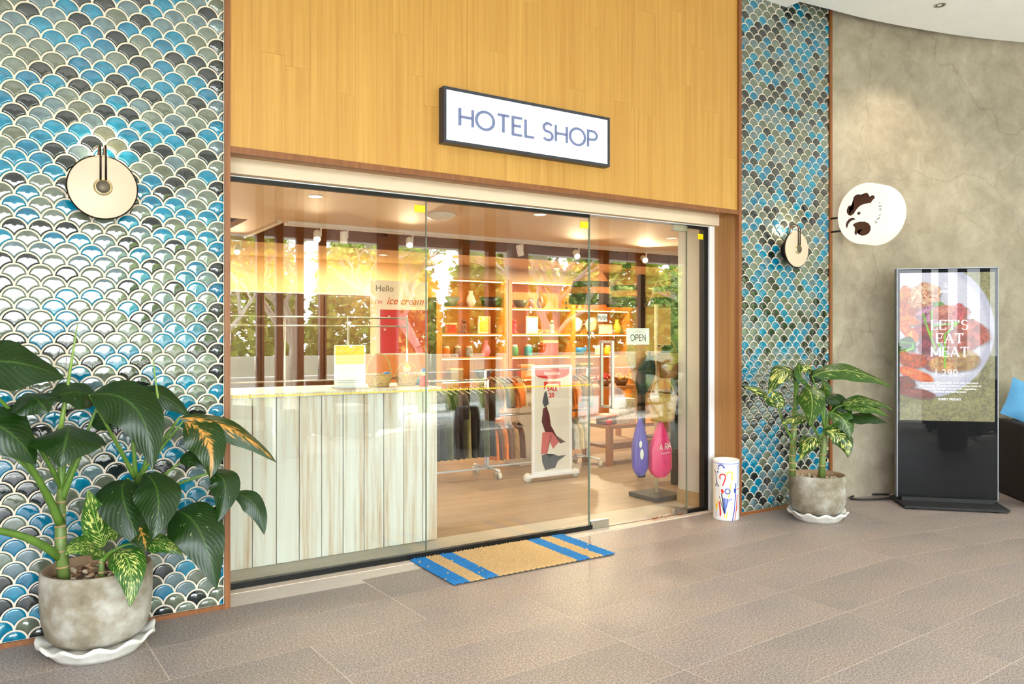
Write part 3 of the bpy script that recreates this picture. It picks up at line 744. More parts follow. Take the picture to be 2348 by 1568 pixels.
LP(M_LEAFB, (412, 958, 3.86), (530, 955, 3.82), (634, 1060, 3.80), 62, ((312, 1100, 3.96), (380, 1000, 3.92)), seed=8, fold=0.5)
LP(M_LEAFB, (420, 965, 3.86), (500, 985, 3.74), (482, 1097, 3.72), 92, ((312, 1100, 3.96), (360, 1040, 3.9)), seed=9, fold=0.3)
LP(M_LEAF, (412, 1062, 3.88), (440, 1030, 3.86), (478, 1078, 3.82), 46, ((312, 1150, 3.96), (370, 1090, 3.9)), seed=10)
LP(M_LEAF, (478, 1085, 3.84), (545, 1080, 3.74), (497, 1200, 3.72), 74, ((312, 1150, 3.96), (400, 1110, 3.9)), seed=11, fold=0.35)
LP(M_LEAF, (537, 1133, 3.80), (595, 1135, 3.76), (606, 1226, 3.74), 54, None, seed=12, fold=0.2)
LP(M_LEAF, (330, 1085, 3.80), (385, 1110, 3.62), (350, 1236, 3.60), 100, ((312, 1110, 3.96), (320, 1085, 3.9)), seed=13, fold=0.3, blunt=0.85)
LP(M_LEAF, (292, 1098, 3.90), (255, 1120, 3.74), (332, 1262, 3.70), 112, ((312, 1130, 3.96), (300, 1100, 3.95)), seed=14, fold=0.25)
LP(M_LEAF, (402, 1172, 3.84), (465, 1170, 3.64), (497, 1352, 3.62), 122, ((322, 1240, 3.97), (370, 1190, 3.9)), seed=15, fold=0.2, blunt=0.72)
LP(M_LEAFB, (300, 1180, 3.8), (330, 1215, 3.7), (335, 1262, 3.66), 60, None, seed=16)
# short variegated shoot
LP(M_LEAFV, (238, 1255, 3.84), (222, 1210, 3.80), (202, 1122, 3.76), 62, None, seed=17, fold=0.15)
LP(M_LEAFV, (240, 1272, 3.84), (195, 1228, 3.74), (148, 1272, 3.70), 60, ((234, 1265, 3.84), (238, 1268, 3.84)), seed=18, fold=0.15)
LP(M_LEAFV, (322, 1248, 3.86), (370, 1228, 3.80), (420, 1272, 3.78), 50, ((234, 1290, 3.84), (270, 1240, 3.84)), seed=19, fold=0.2)
LP(M_LEAFV, (265, 1262, 3.80), (312, 1268, 3.62), (298, 1392, 3.60), 74, ((234, 1290, 3.84), (250, 1262, 3.82)), seed=20, fold=0.2, blunt=0.7, wave=0.12)
LP(M_LEAFV, (262, 1240, 3.86), (262, 1215, 3.82), (250, 1195, 3.8), 40, None, seed=21)
# bare petiole at far left and the two rolled new leaves
petiole(pl, A(138, 1280, 3.88), A(70, 1215, 3.8), A(-60, 1212, 3.7), 0.020, 0.012)
petiole(pl, A(138, 1200, 3.88), A(110, 1130, 3.84), A(52, 1040, 3.7), 0.020, 0.010)
petiole(pl, A(140, 1150, 3.9), A(165, 1080, 3.86), A(190, 1030, 3.84), 0.016, 0.008)
for a, b_, u in (((138, 990, 3.88), (178, 742, 3.84), 0.011), ((368, 962, 3.9), (350, 818, 3.9), 0.008)):
    p0, p1 = A(*a), A(*b_); n = 8
    MB().tube([p0.lerp(p1, i / n) for i in range(n + 1)], [u * (1 - 0.85 * (i / n) ** 1.2) for i in range(n + 1)], 8).build('rolled_leaf', flat('young_leaf_green', (120, 150, 60), 0.4, var=0.15), pl, True)
petiole(pl, A(141, 1120, 3.9), A(140, 1050, 3.89), A(138, 990, 3.88), 0.016, 0.011)
petiole(pl, A(318, 1110, 3.96), A(345, 1030, 3.93), A(368, 962, 3.9), 0.012, 0.008)

PX2, PY2 = 5.205, 3.80
pot('smaller-looking pale cement pot before the right tiled column', PX2, PY2, 0.95, 2)
saucer('white scalloped saucer under the right cement pot', PX2, PY2, 0.95)
p2 = thing('dumb_cane_plant', 'yellow-splashed leafy plant in cement pot between tiled column and screen', 'plant', (PX2, PY2, 0.31))
cane(p2, [A(1817, 1092, 3.8), A(1817, 1050, 3.8), A(1820, 1000, 3.8), A(1822, 940, 3.8)], [0.026, 0.025, 0.024, 0.020], 7)
cane(p2, [A(1884, 1094, 3.74), A(1886, 1050, 3.74), A(1890, 1010, 3.74), A(1892, 985, 3.74)], [0.026, 0.025, 0.023, 0.018], 4)
def LR(kind, base, ctrl, tip, w, pet=None, **k): LP(kind, base, ctrl, tip, w, pet, plant=p2, d=5.95, **k)
tl_, tr_ = (1822, 945, 3.8), (1892, 985, 3.74)
LR(M_LEAFS, (1826, 872, 3.76), (1800, 815, 3.72), (1762, 905, 3.68), 56, (tl_, (1824, 905, 3.8)), seed=31, fold=0.2, blunt=0.7)
LR(M_LEAFS, (1785, 932, 3.78), (1745, 885, 3.72), (1706, 888, 3.70), 40, ((1818, 1010, 3.8), (1790, 965, 3.8)), seed=32, fold=0.3)
LR(M_LEAFS, (1770, 900, 3.78), (1788, 920, 3.76), (1790, 938, 3.74), 36, None, seed=33)
LR(M_LEAFL, (1862, 886, 3.74), (1828, 865, 3.70), (1832, 830, 3.68), 30, None, seed=34)
LR(M_LEAFS, (1832, 850, 3.74), (1850, 835, 3.72), (1862, 840, 3.74), 34, (tl_, (1830, 890, 3.8)), seed=35)
LR(M_LEAFL, (1848, 888, 3.72), (1872, 900, 3.60), (1856, 978, 3.58), 58, (tl_, (1840, 890, 3.76)), seed=36, fold=0.3, blunt=0.75)
LR(M_LEAFS, (1850, 955, 3.74), (1828, 955, 3.66), (1790, 972, 3.64), 32, (tl_, (1836, 955, 3.76)), seed=37, fold=0.3)
LR(M_LEAFL, (1888, 910, 3.74), (1898, 890, 3.70), (1882, 868, 3.68), 30, (tr_, (1888, 940, 3.74)), seed=38)
LR(M_LEAFL, (1862, 862, 3.74), (1940, 825, 3.58), (2046, 888, 3.52), 50, (tr_, (1880, 920, 3.74)), seed=39, fold=0.25)
LR(M_LEAF, (1866, 880, 3.74), (1870, 845, 3.72), (1900, 850, 3.70), 36, None, seed=40)
LR(M_LEAFL, (1930, 930, 3.62), (1980, 900, 3.56), (2048, 940, 3.52), 34, (tr_, (1905, 930, 3.7)), seed=41, fold=0.2)
LR(M_LEAFL, (1935, 938, 3.60), (1985, 915, 3.54), (2038, 956, 3.50), 36, None, seed=42, fold=0.2)
LR(M_LEAF, (1945, 965, 3.60), (1990, 945, 3.54), (2034, 970, 3.50), 36, (tr_, (1915, 965, 3.66)), seed=43, fold=0.2)
LR(M_LEAF, (1890, 912, 3.72), (1935, 905, 3.64), (1953, 982, 3.60), 44, (tr_, (1892, 940, 3.74)), seed=44, fold=0.35)
LR(M_LEAFL, (1900, 945, 3.70), (1945, 950, 3.60), (1948, 1004, 3.58), 50, (tr_, (1895, 965, 3.72)), seed=45, fold=0.25)
LR(M_LEAFS, (1894, 988, 3.70), (1945, 990, 3.60), (1945, 1050, 3.58), 50, None, seed=46, fold=0.25, blunt=0.7)
LR(M_LEAFS, (1878, 1006, 3.70), (1858, 990, 3.60), (1834, 1056, 3.58), 46, (tr_, (1886, 1000, 3.72)), seed=47, fold=0.25, blunt=0.7)
LR(M_LEAFL, (1880, 895, 3.74), (1895, 895, 3.72), (1902, 930, 3.72), 28, None, seed=48)
petiole(p2, A(*tl_), A(1826, 900, 3.8), A(1822, 872, 3.78), 0.016, 0.008)
petiole(p2, A(*tr_), A(1888, 930, 3.74), A(1888, 880, 3.74), 0.014, 0.006)
petiole(p2, A(1880, 1005, 3.74), A(1868, 985, 3.74), A(1858, 965, 3.7), 0.010, 0.006)

# ------------------------------------------------------------------ striped jute doormat
dm = thing('doormat', 'woven natural and blue striped jute doormat at the glass front', 'doormat', (2.68, 4.18, 0.0))
xs = [2.086, 2.193, 2.291, 2.386, 2.964, 3.064, 3.161, 3.262]
rr = random.Random(5)
MB().box(2.092, 3.256, 3.885, 4.455, 0.001, 0.007).build('backing', flat('mat_backing', (58, 46, 36), 0.9), dm)
for i in range(7):
    b = MB(); bl = i % 2 == 0
    nx = max(2, round((xs[i + 1] - xs[i]) / 0.0195)); ny = 44; dx = (xs[i + 1] - xs[i]) / nx; dy = 0.58 / ny
    for a in range(nx):
        for c in range(ny):
            sx = xs[i] + (a + 0.5) * dx + rr.gauss(0, 0.0006); sy = 3.88 + (c + (0.5 if a % 2 else 0.0) + 0.25) * dy
            s = 1 if a % 2 else -1; h = 0.0165 + rr.gauss(0, 0.0014)
            hx, hy = dx * 0.56, dy * 0.62
            b.cur = 1 if (bl and rr.random() < 0.008) else 0
            b.add([(sx - hx, sy - hy * 0.4 * s - hy * 0.3, 0.006), (sx, sy - hy, 0.008), (sx + hx, sy + hy * 0.4 * s - hy * 0.3, 0.006), (sx + hx, sy + hy * 0.4 * s + hy * 0.3, 0.006), (sx, sy + hy, 0.008), (sx - hx, sy - hy * 0.4 * s + hy * 0.3, 0.006), (sx, sy, h)],
                  [(0, 1, 6), (1, 2, 6), (2, 3, 6), (3, 4, 6), (4, 5, 6), (5, 0, 6)])
    tag(b.build('stripe', [M_ROPEB if bl else M_ROPE, M_ROPE], dm, True), 'blue woven stripe' if bl else 'natural tan woven stripe')

# ------------------------------------------------------------------ painted umbrella stand
ux, uy, ur, uh = 4.64, 4.20, 0.1, 0.455
us = thing('umbrella_stand', 'white ceramic umbrella stand painted with colourful umbrellas beside oak jamb', 'umbrella stand', (ux, uy, 0))
M_CER = flat('white_ceramic', (232, 232, 230), 0.18, var=0.01)
MB().lathe([(0.0, 0.0), (ur - 0.004, 0.0), (ur, 0.006), (ur, uh - 0.004), (ur + 0.002, uh), (ur - 0.004, uh + 0.003), (ur - 0.010, uh), (ur - 0.010, 0.02), (0, 0.02)], 48, (ux, uy, 0)).build('body', M_CER, us, True)
MB().lathe([(ur + 0.0006, uh - 0.024), (ur + 0.0006, uh - 0.018)], 48, (ux, uy, 0)).build('rim_line', flat('pale_blue_line', (130, 150, 210), 0.3), us, True)
cdir = math.atan2(-uy, -ux)
PAINT = {'y': flat('paint_yellow', (232, 186, 30), 0.3), 'b': flat('paint_blue', (32, 58, 168), 0.3), 'r': flat('paint_red', (206, 36, 36), 0.3), 'n': flat('paint_navy', (24, 26, 60), 0.3), 'p': flat('paint_sky', (120, 150, 214), 0.3), 'l': flat('paint_lemon', (240, 214, 90), 0.3)}
def cyl(s_, z):                 # s_ = metres to the right as the camera sees it
    a = cdir + s_ / ur; return (ux + (ur + 0.0009) * math.cos(a), uy + (ur + 0.0009) * math.sin(a), z)
U = lambda X, Yp: ((X - 470) / 520 * 0.2 * 1.0, (1390 - Yp) / 1190 * uh)       # crop pixel -> (s, z)
def us_(X): q = (X - 470) / 255.0; return ur * math.asin(max(-0.97, min(0.97, q)))
def pz(Yp): return (1370 - Yp) / 1160 * uh
def paint_line(pts, w, c):
    b = MB(); P_ = [(us_(X), pz(Yp)) for X, Yp in pts]; ribbon(b, P_, w, cyl); b.build('painted_motif', PAINT[c], us)
def paint_poly(pts, c):
    b = MB(); P_ = [(us_(X), pz(Yp)) for X, Yp in pts]; b.add([cyl(*p) for p in P_], [tuple(range(len(P_)))]); b.build('painted_motif', PAINT[c], us)
def px_arc(cx, cy, r, a0, a1, n=10): return [(cx + r * math.cos(math.radians(a0 + (a1 - a0) * i / n)), cy + r * math.sin(math.radians(a0 + (a1 - a0) * i / n))) for i in range(n + 1)]
paint_poly([(232, 660), (365, 665), (345, 830), (325, 1000), (300, 1180), (282, 1180), (262, 1000), (245, 830)], 'y')
paint_line([(290, 1180), (285, 1310)], 0.005, 'p'); paint_line([(250, 400), (275, 440), (300, 640)], 0.006, 'n')
paint_poly([(262, 715), (290, 640), (298, 640), (285, 715)], 'n'); paint_poly([(320, 715), (296, 640), (304, 640), (342, 715)], 'n')
pa = [(310, 450), (318, 380)] + px_arc(375, 340, 52, 180, 330, 8) + [(440, 380)]
for i in range(0, len(pa) - 1): paint_line([pa[i], ((pa[i][0] + pa[i + 1][0]) / 2 + 4, (pa[i][1] + pa[i + 1][1]) / 2)], 0.0125, 'b')
paint_line([(362, 560), (352, 520)] + px_arc(408, 520, 54, 190, 370, 10) + [(440, 600), (405, 690)], 0.009, 'r')
paint_line([(468, 470)] + px_arc(535, 470, 52, 200, 360, 8) + [(580, 590)], 0.012, 'l'); paint_line([(565, 630), (545, 760), (520, 920)], 0.010, 'l')
paint_line(px_arc(498, 795, 48, 0, 360, 18), 0.007, 'b')
paint_poly([(380, 755), (412, 760), (430, 815), (405, 850), (372, 800)], 'r'); paint_line([(385, 840), (405, 960), (425, 1120), (440, 1220)], 0.008, 'n')
paint_line([(345, 900), (395, 1080), (440, 1230)], 0.006, 'n'); paint_line([(360, 930), (410, 1130)], 0.004, 'l'); paint_line([(345, 1000), (365, 1210), (362, 1280)], 0.012, 'r')
for a, c in (((420, 920), 'p'), ((448, 930), 'b'), ((478, 935), 'p'), ((505, 938), 'b'), ((535, 940), 'p'), ((572, 935), 'b')):
    paint_poly([(a[0] - 10, a[1]), (a[0] + 10, a[1]), (452, 1240), (444, 1240)], c)
paint_line([(440, 1230), (440, 1300)], 0.008, 'l'); paint_line([(500, 1180), (470, 1330)], 0.008, 'l')
paint_line([(650, 640), (645, 900), (620, 1180), (588, 1365)], 0.008, 'b'); paint_line([(690, 330), (688, 700)], 0.007, 'p')
paint_line([(672, 330), (700, 300), (708, 360), (680, 380)], 0.006, 'p'); paint_poly([(675, 745), (705, 745), (712, 775), (672, 775)], 'r')
paint_poly([(672, 870), (712, 870), (668, 1180), (650, 1180)], 'r'); paint_line([(655, 1180), (632, 1365)], 0.006, 'r')
paint_poly([(615, 745), (640, 740), (640, 820), (618, 830)], 'b')

# ------------------------------------------------------------------ disc wall lamps
def disc_lamp(label, x_, z_, R=0.148, standoff=0.10, nrm=(0, -1, 0)):
    t = thing('wall_lamp', label, 'wall lamp', (x_, YT, z_)); yo = YT
    def ax(r, h, n=48): return [(r, h)]
    def lat(prof, name, m, smooth=True, n=48):
        b = MB(); b.lathe(prof, n); b.v = [(x, -z, y) for x, y, z in b.v]; o = b.build(name, m, t, smooth, local=True); return o
    lat([(0.0, 0.0075), (0.075, 0.0075), (0.078, 0.012), (0.078, standoff - 0.02), (0.06, standoff - 0.012), (0.0, standoff - 0.012)], 'mount', M_BLACK)
    lat([(R - 0.03, standoff - 0.016), (R, standoff - 0.006), (R + 0.002, standoff + 0.004), (R - 0.004, standoff + 0.008)], 'rim', flat('bronze_rim', (60, 40, 26), 0.35, 0.7))
    lat([(0.0, standoff - 0.012), (R - 0.03, standoff - 0.016), (R - 0.004, standoff - 0.004)], 'back_plate', M_BLACK)
    lat([(R - 0.004, standoff + 0.007), (R - 0.03, standoff + 0.013), (R * 0.5, standoff + 0.018), (0.0, standoff + 0.020)], 'diffuser', M_ORB)
    lat([(0.040, standoff + 0.0195), (0.038, standoff + 0.026), (0.030, standoff + 0.028)], 'hub_ring', flat('fluted_brass', (206, 186, 140), 0.35, 0.8))
    lat([(0.030, standoff + 0.027), (0.026, standoff + 0.034), (0.0, standoff + 0.035)], 'hub', flat('bronze_hub', (98, 88, 74), 0.5, 0.6))
    for dx in (-0.011, 0.011):
        f = standoff + 0.030; pts = [(dx, -0.025, 0.09)]
        pts += [(dx, -(0.03 + (f - 0.03) * (0.5 - 0.5 * math.cos(PI * i / 10))), 0.155 + 0.045 * math.sin(PI * i / 10)) for i in range(11)]
        pts += [(dx, -f, 0.03)]
        MB().tube(pts, 0.0048, 8).build('arm', flat('dark_bronze', (36, 24, 16), 0.35, 0.6), t, True, local=True)
    return t
disc_lamp('glowing disc wall lamp on the left tiled wall', 0.352, 2.095)
disc_lamp('glowing disc wall lamp on the right tiled column', 5.345, 2.108)
for x_, z_ in ((0.352, 2.095), (5.345, 2.108)):
    l = bpy.data.lights.new('lamp_glow', 'POINT'); l.energy = 2.6; l.color = (1, 0.75, 0.45); l.shadow_soft_size = 0.05
    o = bpy.data.objects.new('lamp_glow', l); COL.objects.link(o); o.location = (x_, YT - 0.085, z_ + 0.17)

# ------------------------------------------------------------------ round projecting sign
sgx, sgy, sgz, sgr = 5.885, 3.855, 2.412, 0.25
t = thing('round_sign', 'round glowing white projecting sign with brown rooster emblem on tiled column edge', 'sign', (sgx, sgy, sgz))
b = MB(); b.lathe([(0.0, 0.0), (sgr - 0.012, 0.0), (sgr, 0.012), (sgr, 0.188), (sgr - 0.012, 0.2), (0.0, 0.2)], 56); b.v = [(z, x, y) for x, y, z in b.v]
b.build('light_box', emit('round_sign_glow', (255, 248, 230), 0.72), t, True, local=True)
M_BROWN = flat('brown_print', (70, 34, 12), 0.6)
def SP(X, Yp):      # crop pixels -> (left/right, up) on the disc face
    return (-(X - 915) / 485 * sgr, -(Yp - 758) / 608 * sgr)
def sface(p, q): return (-0.0015, p, q)
def sarc(cx, cy, r, a0, a1, n=8): return [(cx + r * math.cos(math.radians(a0 + (a1 - a0) * i / n)), cy + r * math.sin(math.radians(a0 + (a1 - a0) * i / n))) for i in range(n + 1)]
comb = [(1030, 572)] + sarc(1058, 470, 45, 70, -150, 6)[0:] + [(1000, 440)] + sarc(945, 402, 48, -20, -175, 6) + [(885, 408)] + sarc(810, 440, 82, -50, -200, 8) + [(730, 520), (742, 560), (742, 590)] + sarc(690, 625, 40, 30, 190, 5) + sarc(672, 600, 18, 180, 330, 4) + [(712, 575)] + sarc(672, 600, 45, -30, -150, 4) + [(612, 640), (612, 690), (640, 745), (680, 770), (735, 740), (775, 670), (840, 600), (920, 570)]
wat = [(712, 965), (760, 925), (840, 912), (930, 925), (1000, 970), (1032, 1040), (1030, 1110), (1000, 1165), (940, 1198), (880, 1200), (830, 1170), (815, 1120), (830, 1085), (870, 1075), (885, 1100), (895, 1085), (860, 1062), (815, 1080), (795, 1130), (788, 1170), (760, 1160), (750, 1120), (760, 1040), (745, 990)]
beak = [(770, 862), (745, 825), (700, 812), (650, 830), (610, 880), (592, 940), (605, 1005), (622, 1000), (640, 930), (680, 880), (720, 862)]
for poly in (comb, wat, beak, sarc(828, 742, 30, 0, 360, 14)[:-1]):
    bm = bmesh.new(); vs = [bm.verts.new(sface(*SP(*p))) for p in poly]
    f = bm.faces.new(vs); bmesh.ops.triangulate(bm, faces=[f]); MB().bm(bm).build('emblem', M_BROWN, t, local=True, recalc=False)
for ch, X, Yp, rot in (('H', 1122, 965, 32), ('E', 1160, 893, 22), ('I', 1183, 835, 14), ('H', 1196, 728, 0), ('E', 1192, 655, -10), ('I', 1178, 597, -20)):
    c0 = SP(X, Yp); aa = math.radians(90 + rot) ; h = 0.022
    def fr(p, q, c0=c0, aa=aa):
        p2_, q2_ = p, q - h / 2
        # face is seen from -X: image right is -Y
        ix = p2_ * math.cos(aa) - q2_ * math.sin(aa); iy = p2_ * math.sin(aa) + q2_ * math.cos(aa)
        return sface(c0[0] - ix, c0[1] + iy)
    b = MB(); letters(b, ch, h, 0.0038, 0, fr); b.build('letter', M_BROWN, t, local=True, recalc=False)
for zz in (0.0, -0.115):
    b = MB(); b.tube([(0.03, -0.02 - 0.25 + 0.5, zz), (0.03, YT - sgy - 0.018, zz)], 0.008, 8); b.build('bracket', M_BLACK, t, True, local=True)

# ------------------------------------------------------------------ digital signage totem
A0, A1 = Vector((6.29, 3.82, 0)), Vector((6.826, 3.276, 0))
kd = (A1 - A0).normalized(); KW = (A1 - A0).length; kc = (A0 + A1) / 2; kang = math.atan2(kd.y, kd.x)
kt = thing('advertising_screen', 'tall black digital advertising screen showing a grilled meat plate', 'screen', (kc.x, kc.y, 0), kang)
h2 = KW / 2
# local frame: +x along the face to the right, -y to the viewer
bs = MB(); bs.prism([(-h2 - 0.02, 0.16), (h2 + 0.02, 0.16), (h2 - 0.0, -0.27), (-h2 + 0.0, -0.27)], 0.012, 0.030, lambda p, q, h: (p, q, h))
bs.box(-h2 + 0.03, h2 - 0.03, -0.04, 0.06, 0.03, 0.06); bs.build('base', M_BLACKM, kt, local=True)
for fx_, fy_ in ((-h2 + 0.08, -0.22), (h2 - 0.08, -0.22), (-h2 + 0.06, 0.12), (h2 - 0.06, 0.12)):
    MB().lathe([(0, 0), (0.02, 0), (0.02, 0.012), (0, 0.012)], 12, (fx_, fy_, 0)).build('foot', M_BLACK, kt, local=True)
MB().bbox(-h2 + 0.004, h2 - 0.004, -0.012, 0.045, 0.055, 1.965, 0.004).build('body', flat('screen_black', (8, 8, 10), 0.6, 0.0, 0.1), kt, local=True)
for s in (-1, 1): MB().bbox(s * h2 - 0.006, s * h2 + 0.006, -0.020, 0.048, 0.052, 1.972, 0.003).build('edge_strip', flat('grey_screen_edge', (120, 122, 126), 0.4, 0.6), kt, local=True)
MB().box(-h2, h2, -0.018, 0.046, 1.966, 1.974).build('top_strip', flat('grey_screen_edge', (120, 122, 126), 0.4, 0.6), kt, local=True)
sx0, sx1, sz0, sz1 = -h2 + 0.022, h2 - 0.022, 0.70, 1.935
# screen picture as a colour grid
NXp, NZp = 200, 345
gx = np.linspace(0, 1, NXp + 1); gy = np.linspace(0, (sz1 - sz0) / (sx1 - sx0), NZp + 1); Xg, Yg = np.meshgrid(gx, gy)
rng = np.random.default_rng(4)
def nz(sc, seed):
    g = np.random.default_rng(seed).random((int(2 * sc) + 3, int(sc) + 3)); fy_ = Yg / 2 * 2 * sc * 0.98; fx_ = Xg * sc
    fy_ = np.clip(fy_, 0, g.shape[0] - 1.001); i = fy_.astype(int); j = fx_.astype(int); a = fy_ - i; c = fx_ - j
    a = a * a * (3 - 2 * a); c = c * c * (3 - 2 * c)
    return (g[i, j] * (1 - a) * (1 - c) + g[i + 1, j] * a * (1 - c) + g[i, j + 1] * (1 - a) * c + g[i + 1, j + 1] * a * c)
N1, N2, N3 = nz(9, 1), nz(26, 2), nz(60, 3)
img = np.zeros(Xg.shape + (3,))
def L3(c): return np.array(lin(c)[:3])
img[:] = L3((150, 146, 104)); img += ((N3 - 0.5) * 0.30 + (N1 - 0.5) * 0.15)[..., None] * np.array([0.6, 0.6, 0.25])  # ground around the plate: garden grass reflection painted into the picture
def put(mask, c, soft=None, tex=0.0, n=None):
    global img
    col = L3(c)[None, None, :] * (1 + tex * ((n if n is not None else N2) - 0.5))[..., None] * np.ones(Xg.shape + (1,))
    m = np.clip(mask, 0, 1)[..., None]; img = img * (1 - m) + col * m
def ell(cx, cy, rx, ry, rot=0, soft=0.05, wob=0.0):
    c, s = math.cos(math.radians(rot)), math.sin(math.radians(rot)); dx, dy = Xg - cx, Yg - cy
    d = np.sqrt(((dx * c + dy * s) / rx) ** 2 + ((-dx * s + dy * c) / ry) ** 2) + wob * (N1 - 0.5)
    return (1 - d) / soft
put(ell(0.27, 0.66, 0.735, 0.80, 0, 0.02), (214, 214, 226), tex=0.05); put(ell(0.25, 0.66, 0.69, 0.755, 0, 0.06), (236, 236, 243), tex=0.04)
put(ell(0.20, 0.66, 0.50, 0.60, 0, 0.3), (224, 224, 232))
def food(cx, cy, rx, ry, rot, c, dark, wob=0.4, tex=0.9):
    rx, ry = rx * 1.18, ry * 1.18
    put(ell(cx + 0.015, cy + 0.02, rx * 1.06, ry * 1.08, rot, 0.25, wob) * 0.6, (120, 100, 90))
    put(ell(cx, cy, rx, ry, rot, 0.12, wob), c, tex=tex); put(ell(cx - rx * 0.25, cy - ry * 0.35, rx * 0.45, ry * 0.35, rot, 0.6, wob) * 0.5, tuple(min(255, int(v * 1.25 + 20)) for v in c), tex=tex, n=N3); put((N3 - 0.60) * 5 * (ell(cx, cy, rx, ry, rot, 0.12, wob) > 0), dark, tex=0.4, n=N3)
img = np.clip(img, 0, 1)
food(0.05, 0.33, 0.11, 0.17, 10, (222, 146, 74), (176, 96, 40)); food(0.13, 0.43, 0.08, 0.13, 20, (204, 126, 60), (150, 80, 40))
for a, (dx, dy) in enumerate([(-0.08, -0.02), (0.0, -0.06), (0.08, -0.03), (-0.1, 0.08), (-0.01, 0.04), (0.08, 0.07), (0.0, 0.12)]):
    food(0.27 + dx, 0.25 + dy, 0.075, 0.07, 20 * a, (236, 196, 166), (176, 104, 70), 0.3)
food(0.42, 0.39, 0.06, 0.05, 0, (120, 150, 90), (70, 110, 50))
food(0.29, 0.50, 0.12, 0.10, -8, (200, 158, 172), (130, 82, 96)); food(0.52, 0.48, 0.17, 0.10, -6, (204, 140, 122), (150, 80, 74)); food(0.62, 0.46, 0.06, 0.10, 5, (206, 116, 118), (160, 70, 70))
food(0.27, 0.70, 0.12, 0.11, -10, (166, 84, 88), (108, 46, 60)); food(0.52, 0.70, 0.16, 0.11, 0, (176, 108, 88), (120, 60, 50)); food(0.76, 0.70, 0.16, 0.14, 12, (190, 118, 102), (140, 76, 62))
food(0.30, 0.86, 0.10, 0.10, 0, (150, 76, 84), (100, 46, 62)); food(0.64, 0.84, 0.16, 0.09, -6, (182, 112, 98), (130, 70, 58)); food(0.33, 1.03, 0.12, 0.09, 30, (178, 120, 110), (120, 74, 90)); food(0.52, 1.05, 0.17, 0.09, -10, (206, 164, 112), (160, 110, 70)); food(0.70, 1.0, 0.12, 0.10, 0, (190, 160, 110), (150, 110, 70))
food(0.08, 0.55, 0.13, 0.045, 12, (236, 142, 48), (190, 100, 30), 0.2); food(0.09, 0.68, 0.12, 0.05, 35, (232, 132, 40), (186, 92, 28), 0.2); food(0.12, 0.74, 0.08, 0.05, 40, (226, 120, 40), (240, 190, 130), 0.2)
food(0.06, 0.86, 0.10, 0.10, 0, (70, 92, 40), (40, 60, 26)); 
def line(p, q, w, c):
    p, q = np.array(p), np.array(q); d = q - p; tt = np.clip(((Xg - p[0]) * d[0] + (Yg - p[1]) * d[1]) / (d @ d), 0, 1)
    ds = np.hypot(Xg - p[0] - tt * d[0], Yg - p[1] - tt * d[1]); put((w - ds) / 0.006, c, tex=0.5)
line((0.0, 0.93), (0.14, 0.88), 0.016, (130, 196, 50)); line((0.14, 0.88), (0.145, 0.82), 0.014, (120, 190, 50)); line((0.145, 0.82), (0.0, 0.80), 0.010, (110, 160, 50))
food(0.12, 1.02, 0.14, 0.09, 15, (196, 104, 50), (140, 64, 30), 0.3); food(0.16, 1.18, 0.20, 0.055, 20, (238, 136, 34), (206, 100, 24), 0.15); food(0.05, 1.28, 0.12, 0.08, 10, (140, 70, 36), (84, 40, 24)); food(0.18, 1.40, 0.19, 0.05, 8, (146, 88, 76), (110, 60, 56), 0.15, 0.4)
for p, q in (((0.25, 0.48), (0.30, 0.66)), ((0.34, 0.44), (0.34, 0.72)), ((0.30, 0.66), (0.38, 0.88)), ((0.34, 0.62), (0.62, 0.58)), ((0.62, 0.58), (0.48, 0.72)), ((0.48, 0.72), (0.48, 1.10)), ((0.40, 0.80), (0.50, 0.98))): line(p, q, 0.013, (140, 200, 60))
line((0.15, 0.52), (0.30, 0.62), 0.006, (222, 200, 190))
img *= (0.93 + 0.14 * N3)[..., None]; img = np.clip(img, 0, 1); lum = img.mean(-1, keepdims=True); img = np.clip(lum + (img - lum) * 1.35, 0, 1) ** 1.12
vs = [(sx0 + (sx1 - sx0) * x_, -0.0138, sz1 - (sx1 - sx0) * y_) for y_, x_ in zip(Yg.ravel(), Xg.ravel())]
fs = [(i * (NXp + 1) + j, (i + 1) * (NXp + 1) + j, (i + 1) * (NXp + 1) + j + 1, i * (NXp + 1) + j + 1) for i in range(NZp) for j in range(NXp)]
me = bpy.data.meshes.new('screen_picture'); me.from_pydata(vs, [], fs)
ca = me.color_attributes.new('picture', 'FLOAT_COLOR', 'POINT'); ca.data.foreach_set('color', np.concatenate([np.clip(img, 0, 1), np.ones(Xg.shape + (1,))], -1).ravel().astype('f4'))
ts = NT('screen_glow'); at_ = ts.new('Attribute', attribute_name='picture'); ts.link(at_.outputs['Color'], ts.b.inputs['Emission Color']); ts.b.inputs['Emission Strength'].default_value = 0.62; ts.b.inputs['Base Color'].default_value = (0.01, 0.01, 0.01, 1); ts.b.inputs['Roughness'].default_value = 0.5
me.materials.append(ts.m); tag(link('screen_picture', me, kt), 'lit picture of grilled meat and vegetables on a white plate, grass reflection painted around it')
M_SCRTXT = emit('screen_white', (255, 255, 255), 1.0)
kf = lambda cx, cz: (lambda p, q: (cx + p, -0.0152, cz + q))
zt = lambda f: sz1 - (sx1 - sx0) * f
xk = lambda f: sx0 + (sx1 - sx0) * f
letter_parts('letter', "LET'S", 0.078, 0.0125, 0.30, kf(xk(0.53), zt(0.66)), M_SCRTXT, kt, True, True)
letter_parts('letter', 'EAT', 0.078, 0.0125, 0.30, kf(xk(0.53), zt(0.815)), M_SCRTXT, kt, True, True)
letter_parts('letter', 'MEAT', 0.078, 0.0125, 0.26, kf(xk(0.53), zt(0.97)), M_SCRTXT, kt, True, True)
b = MB()
font_mesh(b, '1,290.-', 0.085, kf(xk(0.52), zt(1.20)), extra=-0.0005)
